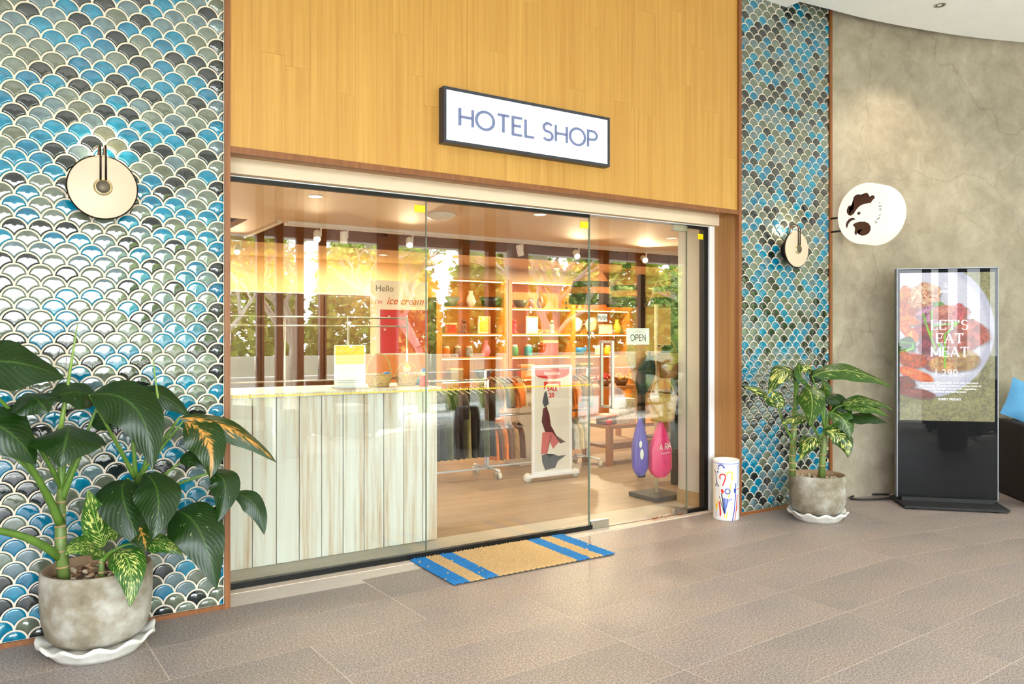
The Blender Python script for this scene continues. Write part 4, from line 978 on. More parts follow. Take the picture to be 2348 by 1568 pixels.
for i, s in enumerate(('Assorted delicious grilled meat with marinated', 'baby chicken, 150 gram tenderloin, various kinds of', 'fresh pork sausages, served with vegetables,', 'potatoes and dipping sauce')):
    font_mesh(b, s, 0.0225, kf(xk(0.53), zt(1.285 + i * 0.034)))
font_mesh(b, 'EVERY FRIDAY', 0.027, kf(xk(0.53), zt(1.478)), extra=0.0004)
font_mesh(b, 'SARKINE', 0.030, kf(xk(0.51), zt(0.232))); font_mesh(b, 'S', 0.055, kf(xk(0.49), zt(0.175)))
b.build('small_print', M_SCRTXT, kt, local=True, recalc=False)
kg = MB().box(-h2 + 0.006, h2 - 0.006, -0.0175, -0.0165, 0.062, 1.962); kg.f = [kg.f[2]]; kg.mi = [0]
kg.build('cover_glass', M_KGLASS, kt, local=True, recalc=False)
# its power cable
pts = [Vector((6.42, 3.90, 0.05))] + bez((6.38, 3.92, 0.012), (5.95, 4.02, 0.012), (6.10, 4.12, 0.012), 8) + bez((6.12, 4.13, 0.012), (6.3, 4.2, 0.012), (6.5, 4.02, 0.012), 6)
tag(MB().tube(pts, 0.009, 8).build('power_cable', M_BLACKM, None, True), 'black power cable looped on floor behind the screen base', 'cable')

# ------------------------------------------------------------------ wicker sofa with blue cushion, right edge
sf = thing('wicker_sofa', 'dark woven wicker sofa at the right edge behind the screen', 'sofa', (7.66, 2.95, 0), math.radians(-42))
M_DWICK = flat('dark_rattan', (34, 22, 16), 0.6, var=0.4, scale=120, bump=0.5)
b = MB()
MB().bbox(-0.45, 0.9, -0.45, 0.35, 0.0, 0.36, 0.02).build('base', M_DWICK, sf, local=True)
MB().bbox(-0.55, -0.43, -0.45, 0.45, 0.0, 0.66, 0.025).build('armrest', M_DWICK, sf, local=True)
MB().bbox(-0.43, 0.9, 0.33, 0.45, 0.0, 0.66, 0.025).build('backrest', M_DWICK, sf, local=True)
MB().bbox(-0.42, 0.88, -0.44, 0.32, 0.36, 0.46, 0.03).build('seat_cushion', flat('charcoal_fabric', (50, 48, 48), 0.9), sf, local=True)
def pillow(mb, w, h, d):
    P_ = [[(w * (i / 10 - 0.5) * (1 - 0.08 * math.sin(PI * j / 10)), 0, 0) for j in range(11)] for i in range(11)]
    for sgn in (1, -1):
        mb.grid([[(w * (i / 10 - 0.5) * (1 - 0.06 * math.sin(PI * j / 10)), sgn * d / 2 * (math.sin(PI * i / 10) * math.sin(PI * j / 10)) ** 0.5, h * (j / 10 - 0.5) * (1 - 0.06 * math.sin(PI * i / 10))) for j in range(11)] for i in range(11)], sgn < 0)
    return mb
o = pillow(MB(), 0.42, 0.36, 0.15).build('throw_cushion', flat('sky_blue_fabric', (84, 146, 188), 0.85, var=0.06), None, True)
tag(o, 'light blue cushion leaning on the wicker sofa', 'cushion')
o.location = (7.55, 3.35, 0.80); o.rotation_euler = (math.radians(-14), math.radians(24), math.radians(-42))
# ================================================================== SHOP INTERIOR
fi = struct(MB().box(-1.6, 12.2, 4.47, 11.2, -0.10, -0.004).build('floor_shop', flat('plank_joint', (120, 92, 68), 0.8)), 'shop floor of pale wood planks')
rw = random.Random(21)
y = 4.86
while y < 10.7:
    x = -0.3 - rw.uniform(0, 1.0)
    while x < 9.2:
        x2 = x + 1.3
        if x2 > 0.4:
            o = MB().box(-0.649, 0.649, 0.0008, 0.1792, -0.004, 0.0).build('floor_plank', M_FLOORWOOD, fi, local=True); o.location = (x + 0.65, y, 0)
        x = x2
    y += 0.18
struct(MB().box(0.9, 4.78, 4.505, 4.86, -0.004, 0.001).build('trim_18', flat('grey_sill_stone', (186, 178, 164), 0.5)), 'grey stone strip inside the glass')
struct(MB().box(-1.6, 12.2, 10.82, 11.0, 0, 2.9).build('wall_inside_back', M_SHOPWALL))
struct(MB().box(-1.7, -1.5, 4.56, 10.82, 0, 2.9).build('wall_inside_left', M_SHOPWALL))
struct(MB().box(10.6, 10.8, 4.56, 10.82, 0, 2.9).build('wall_inside_right', M_SHOPWALL))
struct(MB().box(4.79, 10.8, 4.50, 4.62, 0, 2.9).build('wall_inside_front', M_CREAM))
struct(MB().box(4.752, 4.80, 4.515, 4.83, 0.0, 2.5).build('wall_return', M_CREAM), 'cream wall return beside the glass door')
struct(MB().box(4.738, 4.752, 4.515, 4.83, 0.001, 0.115).build('baseboard_return', m_wood('ash_skirting', (160, 132, 98), (176, 148, 112), (188, 162, 126), axis='X')))
# ceiling with timber coffers
M_CEILW = flat('warm_ceiling', (226, 206, 178), 0.7, var=0.02, scale=6)
b = MB()
b.box(-1.6, 10.7, 4.56, 7.5, 2.5, 2.56); b.box(-1.6, 10.7, 8.72, 10.82, 2.5, 2.56); b.box(1.86, 2.2, 7.5, 8.72, 2.5, 2.56)
b.box(-1.6, 10.7, 4.4, 4.56, 2.29, 2.9)
struct(b.build('ceiling_shop', M_CEILW), 'white shop ceiling with recessed timber coffers')
struct(MB().box(-1.7, 10.8, 4.4, 11.0, 2.66, 2.72).build('ceiling_coffer', M_COFFER))
for i, xx in enumerate((2.9, 4.1, 5.3, 6.5, 7.7, 0.6)):
    struct(MB().obox((xx + 0.3, 8.11, 2.63), (0.55, 0.0 + 0.61, 0), (0.03, -0.027, 0), (0, 0, 0.03)).build('coffer_beam', M_DARKWOOD))
struct(MB().box(2.2, 10.6, 7.50, 7.54, 2.47, 2.56).build('trim_19', M_WHITE))
struct(MB().box(-1.6, 10.6, 8.70, 8.735, 2.44, 2.66).build('trim_20', M_COFFER))
# light track and spots
tr = thing('light_track', 'white ceiling light track along the coffer edge in the shop', 'light track', (4.6, 7.42, 2.5))
MB().box(2.2, 8.4, 7.40, 7.44, 2.475, 2.5).build('rail', M_WHITE, tr)
tr2 = thing('light_track', 'white ceiling light track running back from the coffer corner', 'light track', (2.12, 8.1, 2.5))
MB().box(2.10, 2.14, 7.40, 9.2, 2.475, 2.5).build('rail', M_WHITE, tr2)
def spot(x, y, on, aim, lab):
    t = thing('track_spotlight', lab, 'spotlight', (x, y, 2.475), 0, 'track spotlights in the shop')
    MB().bbox(-0.055, 0.055, -0.016, 0.016, -0.014, 0.0, 0.003).build('adapter', M_WHITE, t, local=True)
    MB().bbox(0.030, 0.044, -0.008, 0.008, -0.10, -0.012, 0.002).build('stem', M_WHITE, t, local=True)
    a = Vector(aim).normalized(); c = Vector((0.0, 0, -0.095)); q = a.to_track_quat('Z', 'Y')
    b = MB(); b.lathe([(0.0, -0.06), (0.032, -0.06), (0.036, -0.052), (0.036, 0.062), (0.033, 0.064), (0.031, 0.05)], 20); b.v = [tuple(c + q @ Vector(v)) for v in b.v]; b.build('head', M_WHITE, t, True, local=True)
    b = MB(); b.lathe([(0.0, 0.058), (0.032, 0.05)], 20); b.v = [tuple(c + q @ Vector(v)) for v in b.v]
    b.build('lens', emit('spot_lens', (255, 222, 160), 60.0) if on else flat('unlit_lens', (220, 214, 200), 0.3), t, local=True)
    if on:
        l = bpy.data.lights.new('spot_light', 'SPOT'); l.energy = 72; l.color = (1, 0.75, 0.47); l.spot_size = math.radians(120); l.spot_blend = 0.6; l.shadow_soft_size = 0.04
        o = bpy.data.objects.new('spot_light', l); COL.objects.link(o); o.parent = t; o.location = c + a * 0.075; o.rotation_euler = (-a).to_track_quat('Z', 'Y').to_euler()
for x, y, on, aim, lab in ((2.49, 7.42, 1, (-0.25, -0.7, -0.65), 'lit track spotlight, first along the front rail from the left'), (2.76, 7.42, 0, (0, -0.1, -1), 'unlit track spotlight pointing straight down, second on the front rail'),
                           (3.47, 7.42, 1, (-0.3, -0.75, -0.6), 'lit track spotlight above the ice cream panel'), (4.84, 7.42, 0, (0.3, 0.1, -0.9), 'unlit tilted track spotlight above the clothes rail'),
                           (5.64, 7.42, 1, (-0.35, -0.8, -0.55), 'lit track spotlight beside the first basket pendant'), (6.71, 7.42, 1, (-0.4, -0.85, -0.4), 'lit track spotlight between the second and third basket pendants'),
                           (2.12, 9.05, 1, (-0.2, -0.75, -0.6), 'lit track spotlight at the far left of the shop')): spot(x, y, on, aim, lab)
for x, y, e, lb in ((0.5, 6.2, 33, 'at the far left above the counter'), (2.0, 6.0, 30, 'above the counter end'), (4.0, 5.8, 25, 'in front of the sale board'), (6.2, 6.4, 33, 'above the low wooden table'), (8.6, 6.6, 40, 'at the far right of the shop'), (1.6, 9.8, 110, 'at the back over the dark cabinets'), (4.2, 9.8, 80, 'at the back beside the freezer'), (7.5, 9.6, 110, 'at the back before the long shelf unit')):
    t = thing('fill_downlight', 'added warm shop fill downlight ' + lb, 'light', (x, y, 2.5), 0, 'added fill downlights in the shop ceiling')  # fill lamps added to light the shop, shaped as recessed downlights
    MB().lathe([(0.05, 0.01), (0.058, -0.004), (0.066, 0.0)], 20).build('trim_ring', M_WHITE, t, True, local=True)
    MB().lathe([(0.0, -0.001), (0.05, -0.001)], 20).build('lens', emit('fill_downlight_lens', (255, 222, 170), 18.0), t, local=True)
    l = bpy.data.lights.new('downlight_beam', 'AREA'); l.shape = 'DISK'; l.size = 0.1; l.energy = e; l.color = (1, 0.79, 0.54)
    o = bpy.data.objects.new('downlight_beam', l); COL.objects.link(o); o.parent = t; o.location = (0, 0, -0.012)

t = thing('ceiling_dome_light', 'round white flush dome light on the shop ceiling behind the glass joint', 'light', (3.24, 6.28, 2.5))
MB().lathe([(0.13, 0.0), (0.125, -0.02), (0.09, -0.045), (0.0, -0.06)], 28).build('dome', flat('frosted_dome', (236, 234, 228), 0.3), t, True, local=True)
MB().lathe([(0.135, 0.002), (0.14, -0.012), (0.127, -0.016)], 28).build('trim_ring', M_WHITE, t, True, local=True)
# counter of whitewashed planks
ct = thing('counter', 'whitewashed plank shop counter behind the left glass', 'counter', (1.5, 5.1, 0))
cx_ = [0.79, 0.935, 1.079, 1.22, 1.365, 1.507, 1.65, 1.792, 1.935, 2.073, 2.218, 2.359, 2.47]
for a, c in zip(cx_, cx_[1:]):
    MB().bbox(a + 0.0025, c - 0.0025, 4.83, 4.852, 0.004, 1.028, 0.002).build('front_plank', M_WASH, ct)
MB().box(0.78, 2.465, 4.853, 5.38, 0.0, 1.028).build('carcass', flat('dark_counter_carcass', (66, 60, 56), 0.8), ct)  # dark body that shows in the joints between the planks
MB().bbox(0.78, 2.485, 4.80, 5.42, 1.028, 1.056, 0.004).build('worktop', M_WASH, ct)
# things on the counter
t = thing('menu_stand', 'upright white and yellow printed card on the counter', 'sign', (1.91, 5.02, 1.056))
MB().box(1.80, 2.02, 5.018, 5.024, 1.066, 1.345).build('card', M_PAPER, t)
MB().box(1.808, 2.012, 5.0165, 5.018, 1.215, 1.338).build('yellow_panel', flat('sunny_print', (246, 200, 60), 0.5, var=0.12, scale=14), t)
MB().box(1.79, 2.03, 5.0, 5.045, 1.056, 1.067).build('foot', flat('clear_acrylic_foot', (220, 222, 220), 0.2), t)
b = MB()
for i in range(9): b.box(1.822, 1.822 + 0.18 * (0.6 + 0.4 * ((i * 37) % 10) / 10), 5.0168, 5.0179, 1.195 - i * 0.013, 1.199 - i * 0.013)
b.build('text_lines', flat('faint_grey_print', (190, 188, 180), 0.6), t)
def basket(label, cx, cy, cz, w, d, h, handle, m=None, grp=None, tilt=0.0, name='straw_basket', seed=0):
    t = thing(name, label, 'basket', (cx, cy, cz), 0, grp); m = m or M_WICKER; r = random.Random(seed)
    def wob(rr, z, a, i): 
        ww = 1 + 0.025 * math.sin(a * 14 + i * PI); ca, sa = math.cos(a), math.sin(a)
        return rr * ww * (1.0 if d == w else math.sqrt((ca) ** 2 + (sa * d / w) ** 2)), z
    prof = [(0.0, 0.004)] + [(w / 2 * (0.74 + 0.26 * i / 9) , h * i / 9) for i in range(10)] + [(w / 2 * 0.96, h * 0.97), (w / 2 * 0.72, 0.012), (0.0, 0.012)]
    MB().lathe(prof, 36, (0, 0, 0), wob).build('body', m, t, True, local=True)
    b = MB()
    for i in range(3): b.tube([(w / 2 * math.cos(a) * (1.0), d / 2 * math.sin(a), h * (0.98 - 0.33 * i)) if i == 0 else (w / 2 * (0.74 + 0.26 * (0.98 - 0.33 * i)) * 1.02 * math.cos(a), d / 2 * (0.74 + 0.26 * (0.98 - 0.33 * i)) * 1.02 * math.sin(a), h * (0.98 - 0.33 * i)) for a in [2 * PI * k / 28 for k in range(29)]], 0.006 if i == 0 else 0.0035, 6, False)
    b.build('braided_band', m, t, True, local=True)
    if handle:
        for s in (-0.004, 0.004): pass
        MB().tube([(w / 2 * 0.97 * math.cos(PI * k / 16), 0, h * 0.9 + handle * math.sin(PI * k / 16)) for k in range(17)], 0.006, 8).build('handle', m, t, True, local=True)
    return t
basket('straw basket with tall hoop handle on counter beside the yellow card', 2.135, 5.06, 1.056, 0.19, 0.15, 0.085, 0.15, seed=1)
basket('shallow straw basket with hoop handle near the counter end', 2.345, 5.06, 1.056, 0.17, 0.14, 0.07, 0.10, seed=2)
PAL = {'red': (206, 52, 44), 'blue': (50, 130, 200), 'green': (70, 140, 70), 'yellow': (240, 196, 50), 'orange': (232, 126, 40), 'white': (236, 230, 216), 'black': (28, 26, 26), 'pink': (226, 120, 140), 'teal': (40, 140, 150), 'cream': (232, 214, 172), 'brown': (120, 76, 44), 'grey': (130, 126, 120), 'navy': (32, 44, 84), 'khaki': (136, 122, 78), 'olive': (84, 86, 50), 'tan': (190, 146, 94)}
def pm(c): return flat(c + '_ware', PAL[c], 0.45, var=0.08)
def ball(label, x, y, z, r, c, name='toy_ball', grp=None):
    o = MB().blob((0, 0, r), r, 16, 10).build(name, pm(c), None, True); o.location = (x, y, z); return tag(o, label, 'ball', grp)
ball('blue ball in the hoop-handled basket beside the yellow card', 2.18, 5.03, 1.10, 0.030, 'blue')
ball('green ball in the hoop-handled basket beside the yellow card', 2.12, 5.03, 1.09, 0.028, 'green')
ball('yellow ball in the shallow basket near the counter end', 2.33, 5.03, 1.085, 0.026, 'yellow')
ball('pink ball in the shallow basket near the counter end', 2.375, 5.05, 1.085, 0.026, 'pink')
def doll(label, x, y, z, c1, c2, h=0.12):
    t = thing('toy_figure', label, 'toy', (x, y, z))
    MB().lathe([(0.0, 0.0), (h * 0.28, 0.0), (h * 0.22, h * 0.35), (h * 0.1, h * 0.62), (0.0, h * 0.64)], 16).build('body', pm(c1), t, True, local=True)
    MB().blob((0, 0, h * 0.78), h * 0.2, 12, 8).build('head', pm('cream'), t, True, local=True)
    MB().lathe([(0.0, h * 1.12), (h * 0.08, h * 1.0), (h * 0.22, h * 0.86)], 14).build('hat', pm(c2), t, True, local=True)
doll('small red toy figure in a blue hat at the counter end', 2.40, 4.90, 1.056, 'red', 'blue')
doll('small teal toy figure in an orange hat at the counter end', 2.445, 5.10, 1.056, 'teal', 'orange', 0.10)
doll('small pink toy figure in a yellow hat at the counter end', 2.43, 5.24, 1.056, 'pink', 'yellow', 0.14)

# clothes rails
def garment(label, x, y, ztop, length, width, c, sleeve=True, seed=0, grp=None, rz=0.0):
    r = random.Random(seed); t = thing('hanging_garment', label, 'clothes', (x, y, ztop), rz, grp)
    hk = MB(); hk.tube([(0, 0, -0.05), (0, 0, 0.0)] + [(0.018 * math.sin(a), 0, 0.018 - 0.018 * math.cos(a)) for a in [PI * k / 6 for k in range(1, 8)]], 0.0025, 6)
    hk.tube([(0, -width / 2, -0.10), (0, 0, -0.05), (0, width / 2, -0.10)], 0.005, 6); hk.build('hanger', M_STEEL, t, True, local=True)
    for sgn in (1,):
        P_ = []
        for i in range(9):
            f = i / 8; row = []
            ww = width / 2 * (0.72 + 0.28 * min(1, f * 5)) * (1 + 0.12 * f)
            for j in range(25):
                a = 2 * PI * j / 24
                row.append((0.028 * (1 + 0.35 * math.sin(4 * a + seed) * f) * math.cos(a) + 0.008 * math.sin(9 * a + seed) * f, ww * math.sin(a), -0.06 - 0.06 * (abs(math.sin(a)) * (1 - f)) - (length - 0.06) * f))
            P_.append(row)
        b = MB(); b.grid(P_); b.build('cloth', flat(c + '_cloth', PAL[c], 0.85, var=0.25, scale=12), t, True, local=True)
    if sleeve:
        b = MB()
        for s in (-1, 1): b.tube([(0, s * width * 0.45, -0.12), (0.01, s * width * 0.56, -0.22), (0.012, s * width * 0.56, -0.34)], [0.038, 0.034, 0.03], 10)
        b.build('sleeves', flat(c + '_cloth', PAL[c], 0.85), t, True, local=True)
    return t
def rail(label, x0, x1, y, z, casters=True, zs=None):
    t = thing('clothes_rail', label, 'clothes rack', ((x0 + x1) / 2, y, 0))
    for xx in (x0, x1):
        b = MB(); b.tube([(xx, y - 0.22, 0.07), (xx, y - 0.22, 0.085), (xx, y + 0.22, 0.085), (xx, y + 0.22, 0.07)], 0.012, 8); b.build('foot_bar', M_WHITE, t, True)
        MB().tube([(xx, y, 0.085), (xx, y, z)], 0.012, 8).build('upright', M_WHITE, t, True)
        for s in (-0.22, 0.22):
            b = MB(); b.lathe([(0.0, -0.012), (0.035, -0.012), (0.035, 0.012), (0.0, 0.012)], 16); b.v = [(xx + z_, y + s + x_, 0.035 + y_) for x_, y_, z_ in b.v]; b.build('caster', flat('pale_caster', (214, 208, 196), 0.5), t, True)
    for zz in [z] + (zs or []): MB().tube([(x0, y, zz), (x1, y, zz)], 0.011, 8).build('top_bar', M_STEEL, t, True)
    MB().tube([(x0, y, 0.085), (x1, y, 0.085)], 0.010, 8).build('lower_bar', M_WHITE, t, True)
rail('white clothes rail of brown and mustard garments behind the sale board', 4.02, 5.32, 6.80, 1.06, zs=[0.60])
cols = ['brown', 'tan', 'khaki', 'brown', 'orange', 'cream']
for i, xx in enumerate((4.08, 4.14, 4.20, 4.26, 4.33, 4.40)):
    garment('%s top on the upper bar left of the sale board, %s from the rail end' % (cols[i], ('first', 'second', 'third', 'fourth', 'fifth', 'sixth')[i]), xx, 6.80, 1.042, 0.36, 0.34, cols[i], i % 2 == 0, i, 'tops on the upper bar left of the sale board')
cols = ['orange', 'brown', 'orange', 'brown', 'tan', 'brown']
for i, xx in enumerate((4.08, 4.14, 4.20, 4.26, 4.33, 4.40)):
    garment('%s trousers on the lower bar left of the sale board, %s from the rail end' % (cols[i], ('first', 'second', 'third', 'fourth', 'fifth', 'sixth')[i]), xx, 6.80, 0.582, 0.42, 0.28, cols[i], False, 20 + i, 'trousers on the lower bar left of the sale board')
cols = ['tan', 'khaki', 'tan', 'orange', 'brown', 'tan', 'khaki']
for i, xx in enumerate((4.86, 4.93, 4.99, 5.05, 5.12, 5.19, 5.26)):
    garment('%s jacket right of the sale board, %s along the rail' % (cols[i], ('first', 'second', 'third', 'fourth', 'fifth', 'sixth', 'seventh')[i]), xx, 6.80, 1.042, 0.40, 0.34, cols[i], i % 2 == 1, 40 + i, 'jackets right of the sale board')
cols = ['cream', 'white', 'grey', 'white', 'cream', 'white']
for i, xx in enumerate((4.86, 4.94, 5.01, 5.08, 5.15, 5.22)):
    garment('%s shirt on the low bar right of the sale board, %s along' % (cols[i], ('first', 'second', 'third', 'fourth', 'fifth', 'sixth')[i]), xx, 6.80, 0.582, 0.38, 0.30, cols[i], False, 60 + i, 'shirts on the low bar right of the sale board')
rail('low rail of black and olive clothes beyond the counter end', 3.30, 4.02, 6.75, 0.97)
cols = ['black', 'black', 'olive', 'black', 'black', 'khaki', 'black', 'black', 'olive', 'black']
for i in range(10):
    garment('%s coat on the low dark rail beyond the counter, %s from the left' % (cols[i], ('first', 'second', 'third', 'fourth', 'fifth', 'sixth', 'seventh', 'eighth', 'ninth', 'tenth')[i]), 3.36 + i * 0.067, 6.75, 0.952, 0.72, 0.42, cols[i], i % 3 != 2, 80 + i, 'coats on the low dark rail')
# sale board on wheels
t = thing('sale_board', 'white framed red and white sale board on wheels among the clothes', 'sign', (4.44, 6.25, 0)); yb = 6.25
p0 = at(1220, 838, yb); p1 = at(1310, 1078, yb); X0, X1, ZT, ZB = p0.x, p1.x, p0.z, p1.z
b = MB()
for q in ((X0, X0 + 0.022, ZB, ZT), (X1 - 0.022, X1, ZB, ZT), (X0 + 0.022, X1 - 0.022, ZT - 0.022, ZT), (X0 + 0.022, X1 - 0.022, ZB, ZB + 0.022)): b.box(q[0], q[1], yb - 0.012, yb + 0.012, q[2], q[3])
b.build('frame', M_WHITE, t)
MB().box(X0 + 0.022, X1 - 0.022, yb - 0.003, yb + 0.003, ZB + 0.022, ZT - 0.022).build('poster', flat('pale_poster', (226, 220, 206), 0.5, var=0.03), t)
xm = (X0 + X1) / 2; wv = (X1 - X0) / 2 - 0.03; fb = lambda cx, cz: (lambda p, q: (cx + p, yb - 0.0045, cz + q))
pol = [(-wv, 0), (wv, 0), (wv, -0.05)] + [(wv * math.cos(a), -0.05 - 0.055 * math.sin(a)) for a in [PI * k / 10 for k in range(1, 10)]] + [(-wv, -0.05)]
b = MB(); b.add([fb(xm, ZT - 0.03)(*p) for p in pol], [tuple(range(len(pol)))])
pol2 = [(-0.10, -0.13), (0.10, -0.13), (0.10, -0.20), (-0.10, -0.20)]; b.add([fb(xm, ZT - 0.03)(*p) for p in pol2], [(0, 1, 2, 3)]); b.build('red_banner', M_RED, t, recalc=False)
fb2 = lambda cx, cz: (lambda p, q: (cx + p, yb - 0.0055, cz + q))
b = MB(); font_mesh(b, 'havaianas', 0.052, fb2(xm, ZT - 0.095), extra=0.0008); b.add([fb2(xm, ZT)(*p) for p in [(-0.07, -0.185), (0.07, -0.185), (0.085, -0.21), (0.085, -0.25), (-0.085, -0.25), (-0.085, -0.21)]], [(0, 1, 2, 3, 4, 5)]); b.build('white_print', M_PAPER, t, recalc=False)
fb3 = lambda cx, cz: (lambda p, q: (cx + p, yb - 0.0065, cz + q))
b = MB(); letters(b, 'SALE', 0.038, 0.010, 0.26, fb3(xm, ZT - 0.248)); font_mesh(b, '20', 0.062, fb3(xm - 0.01, ZT - 0.315), extra=0.0022); b.build('sale_print', M_RED, t, recalc=False)
# posed figure print (plain silhouette of a walking person)
def sil(pts): 
    bm = bmesh.new(); vs = [bm.verts.new((xm + (p - 0.5) * (X1 - X0 - 0.05), yb - 0.0045, ZT - q * (ZT - ZB))) for p, q in pts]; f = bm.faces.new(vs); bmesh.ops.triangulate(bm, faces=[f]); return bm
M_PRN = flat('print_maroon', (92, 40, 44), 0.6); M_PRR = flat('print_rose', (196, 92, 88), 0.6); M_PRG = flat('print_slate', (76, 78, 86), 0.6); M_PRT = flat('print_tan', (206, 190, 160), 0.6)
MB().bm(sil([(0.24, 0.40), (0.34, 0.38), (0.42, 0.46), (0.46, 0.56), (0.62, 0.66), (0.84, 0.715), (0.9, 0.725), (0.72, 0.735), (0.5, 0.62), (0.3, 0.62), (0.2, 0.52)])).build('figure_print', M_PRN, t, recalc=False)
MB().bm(sil([(0.22, 0.62), (0.5, 0.62), (0.7, 0.72), (0.52, 0.78), (0.42, 0.70), (0.36, 0.82), (0.18, 0.82)])).build('figure_print', M_PRR, t, recalc=False)
MB().bm(sil([(0.20, 0.83), (0.34, 0.82), (0.42, 0.86), (0.55, 0.83), (0.66, 0.85), (0.9, 0.85), (0.66, 0.90), (0.58, 0.96), (0.3, 0.97), (0.22, 0.9)])).build('figure_print', M_PRG, t, recalc=False)
MB().bm(sil([(0.28, 0.25), (0.33, 0.24), (0.38, 0.31), (0.40, 0.36), (0.28, 0.39), (0.22, 0.34)])).build('figure_print', M_PRG, t, recalc=False)
MB().bbox(X0 - 0.075, X1 + 0.075, yb - 0.03, yb + 0.03, ZB - 0.03, ZB, 0.004).build('base_bar', M_WHITE, t)
for xx in (X0 - 0.05, X1 + 0.05):
    MB().tube([(xx, yb, ZB - 0.03), (xx, yb, 0.07)], 0.012, 8).build('caster_stem', M_STEEL, t, True)
    b = MB(); b.lathe([(0.0, -0.016), (0.045, -0.016), (0.045, 0.016), (0.0, 0.016)], 20); b.v = [(xx + x_, yb + z_, 0.046 + y_) for x_, y_, z_ in b.v]; b.build('caster', flat('pale_caster', (214, 208, 196), 0.5), t, True)
# white carton and board behind it
t = thing('carton', 'plain white carton on the floor behind the sale board', 'box', (4.95, 7.2, 0)); MB().bbox(4.62, 5.3, 7.08, 7.4, 0.0, 0.82, 0.006).build('box_body', M_PAPER, t)
MB().box(4.60, 5.32, 7.06, 7.42, 0.82, 0.85).build('lid', flat('kraft_lid', (196, 158, 112), 0.7), t)
# bench, basket and boxes
t = thing('low_table', 'low wooden display table right of the clothes rail', 'table', (6.0, 6.8, 0))
MB().bbox(5.42, 6.75, 6.55, 7.05, 0.40, 0.44, 0.004).build('tabletop', M_BENCH, t)
MB().box(5.50, 6.68, 6.60, 7.0, 0.17, 0.20).build('shelf', M_BENCH, t)
for xx in (5.46, 6.71):
    for yy in (6.59, 7.01): MB().box(xx - 0.03, xx + 0.03, yy - 0.03, yy + 0.03, 0, 0.40).build('leg', M_BENCH, t)
t = thing('woven_box', 'square white woven box on the low wooden table', 'basket', (5.72, 6.68, 0.44))
b = MB()
for i in range(8):
    for j in range(6):
        xa = 5.60 + i * 0.031; za = 0.445 + j * 0.045; k = 0.004 if (i + j) % 2 else 0.0
        b.box(xa, xa + 0.029, 6.600 - k, 6.606, za, za + 0.042)
b.build('weave', flat('white_weave', (226, 214, 196), 0.7), t); MB().box(5.60, 5.848, 6.604, 6.76, 0.44, 0.715).build('box_body', flat('white_weave', (226, 214, 196), 0.7), t)
t = thing('gift_box', 'brown leather-look box on the low table beside the white woven box', 'box', (5.5, 6.7, 0.44)); MB().bbox(5.44, 5.58, 6.62, 6.80, 0.44, 0.53, 0.008).build('box_body', pm('brown'), t); MB().bbox(5.435, 5.585, 6.615, 6.805, 0.525, 0.55, 0.006).build('lid', pm('orange'), t)
ball('red ornament ball on the table end beside the brown box', 5.45, 6.58, 0.44, 0.035, 'red', 'ornament_ball')

# bag stand by the door
bx, by = 4.735, 5.08
t = thing('bag_stand', 'pale wooden pole bag stand on a dark square base inside the door', 'display stand', (bx, by, 0))
MB().bbox(bx - 0.17, bx + 0.17, by - 0.17, by + 0.17, 0.004, 0.04, 0.006).build('base', flat('charcoal_base', (66, 58, 52), 0.6), t)
MB().tube([(bx, by, 0.04), (bx, by, 1.68)], 0.017, 12).build('pole', flat('pale_pine', (216, 190, 146), 0.5), t, True)
for a, z in ((3.6, 1.08), (4.6, 1.30), (5.2, 0.78), (4.2, 0.74), (3.4, 0.80), (3.0, 1.22)):
    MB().tube([(bx, by, z - 0.01), (bx + 0.10 * math.cos(a), by + 0.10 * math.sin(a), z + 0.02), (bx + 0.11 * math.cos(a), by + 0.11 * math.sin(a), z + 0.045)], 0.006, 6).build('peg', flat('pale_pine', (216, 190, 146), 0.5), t, True)
def hung(o, x, y, z, rz=0): o.location = (x, y, z); o.rotation_euler[2] = rz; return o
q = at(1519, 965, 4.93)
bk = basket('large straw basket with hoop handle hanging low on the bag stand', q.x, q.y, q.z, 0.28, 0.20, 0.22, 0.16, seed=5)
q = at(1532, 866, 4.96)
basket('round dark straw basket hanging above on the bag stand', q.x, q.y, q.z, 0.19, 0.19, 0.21, 0.14, flat('dark_straw', (150, 108, 56), 0.75, var=0.3, scale=90), seed=6)
def sack(label, u, v0, v1, Y, w, c, dpt=0.11, seed=0):
    a, e = at(u, v0, Y), at(u, v1, Y); H = a.z - e.z; r = random.Random(seed)
    t = thing('drawstring_bag', label, 'bag', (e.x, e.y, e.z))
    P_ = []
    for i in range(15):
        f = i / 14; row = []
        ww = w / 2 * (0.10 + 0.90 * min(1, f * 2.0) ** 0.8) * (1 - 0.55 * max(0, (f - 0.84) / 0.16) ** 1.8)
        for j in range(33):
            an = 2 * PI * j / 32; fold = 1 + 0.10 * math.sin(an * 7 + seed) * (1 - 0.6 * f) + 0.04 * math.sin(an * 11 + 3 * f)
            row.append((ww * math.cos(an) * fold, (dpt / 2 * ww / (w / 2) + 0.004) * math.sin(an) * fold, H * (1 - f)))
        P_.append(row)
    b = MB(); b.grid(P_); b.build('body', flat(c + '_nylon', {'hot_pink': (226, 34, 108), 'violet': (92, 74, 168)}[c], 0.45, var=0.08, scale=20), t, True, local=True)
    MB().tube([(0.0, 0, H - 0.015), (0.015, 0, H + 0.05), (-0.01, 0, H + 0.09)], 0.004, 6).build('drawstring', pm('black'), t, True, local=True)
    return t, H
t, H = sack('hot pink drawstring bag with white script hanging on the bag stand', 1515, 965, 1093, 4.92, 0.235, 'hot_pink', seed=2)
b = MB()
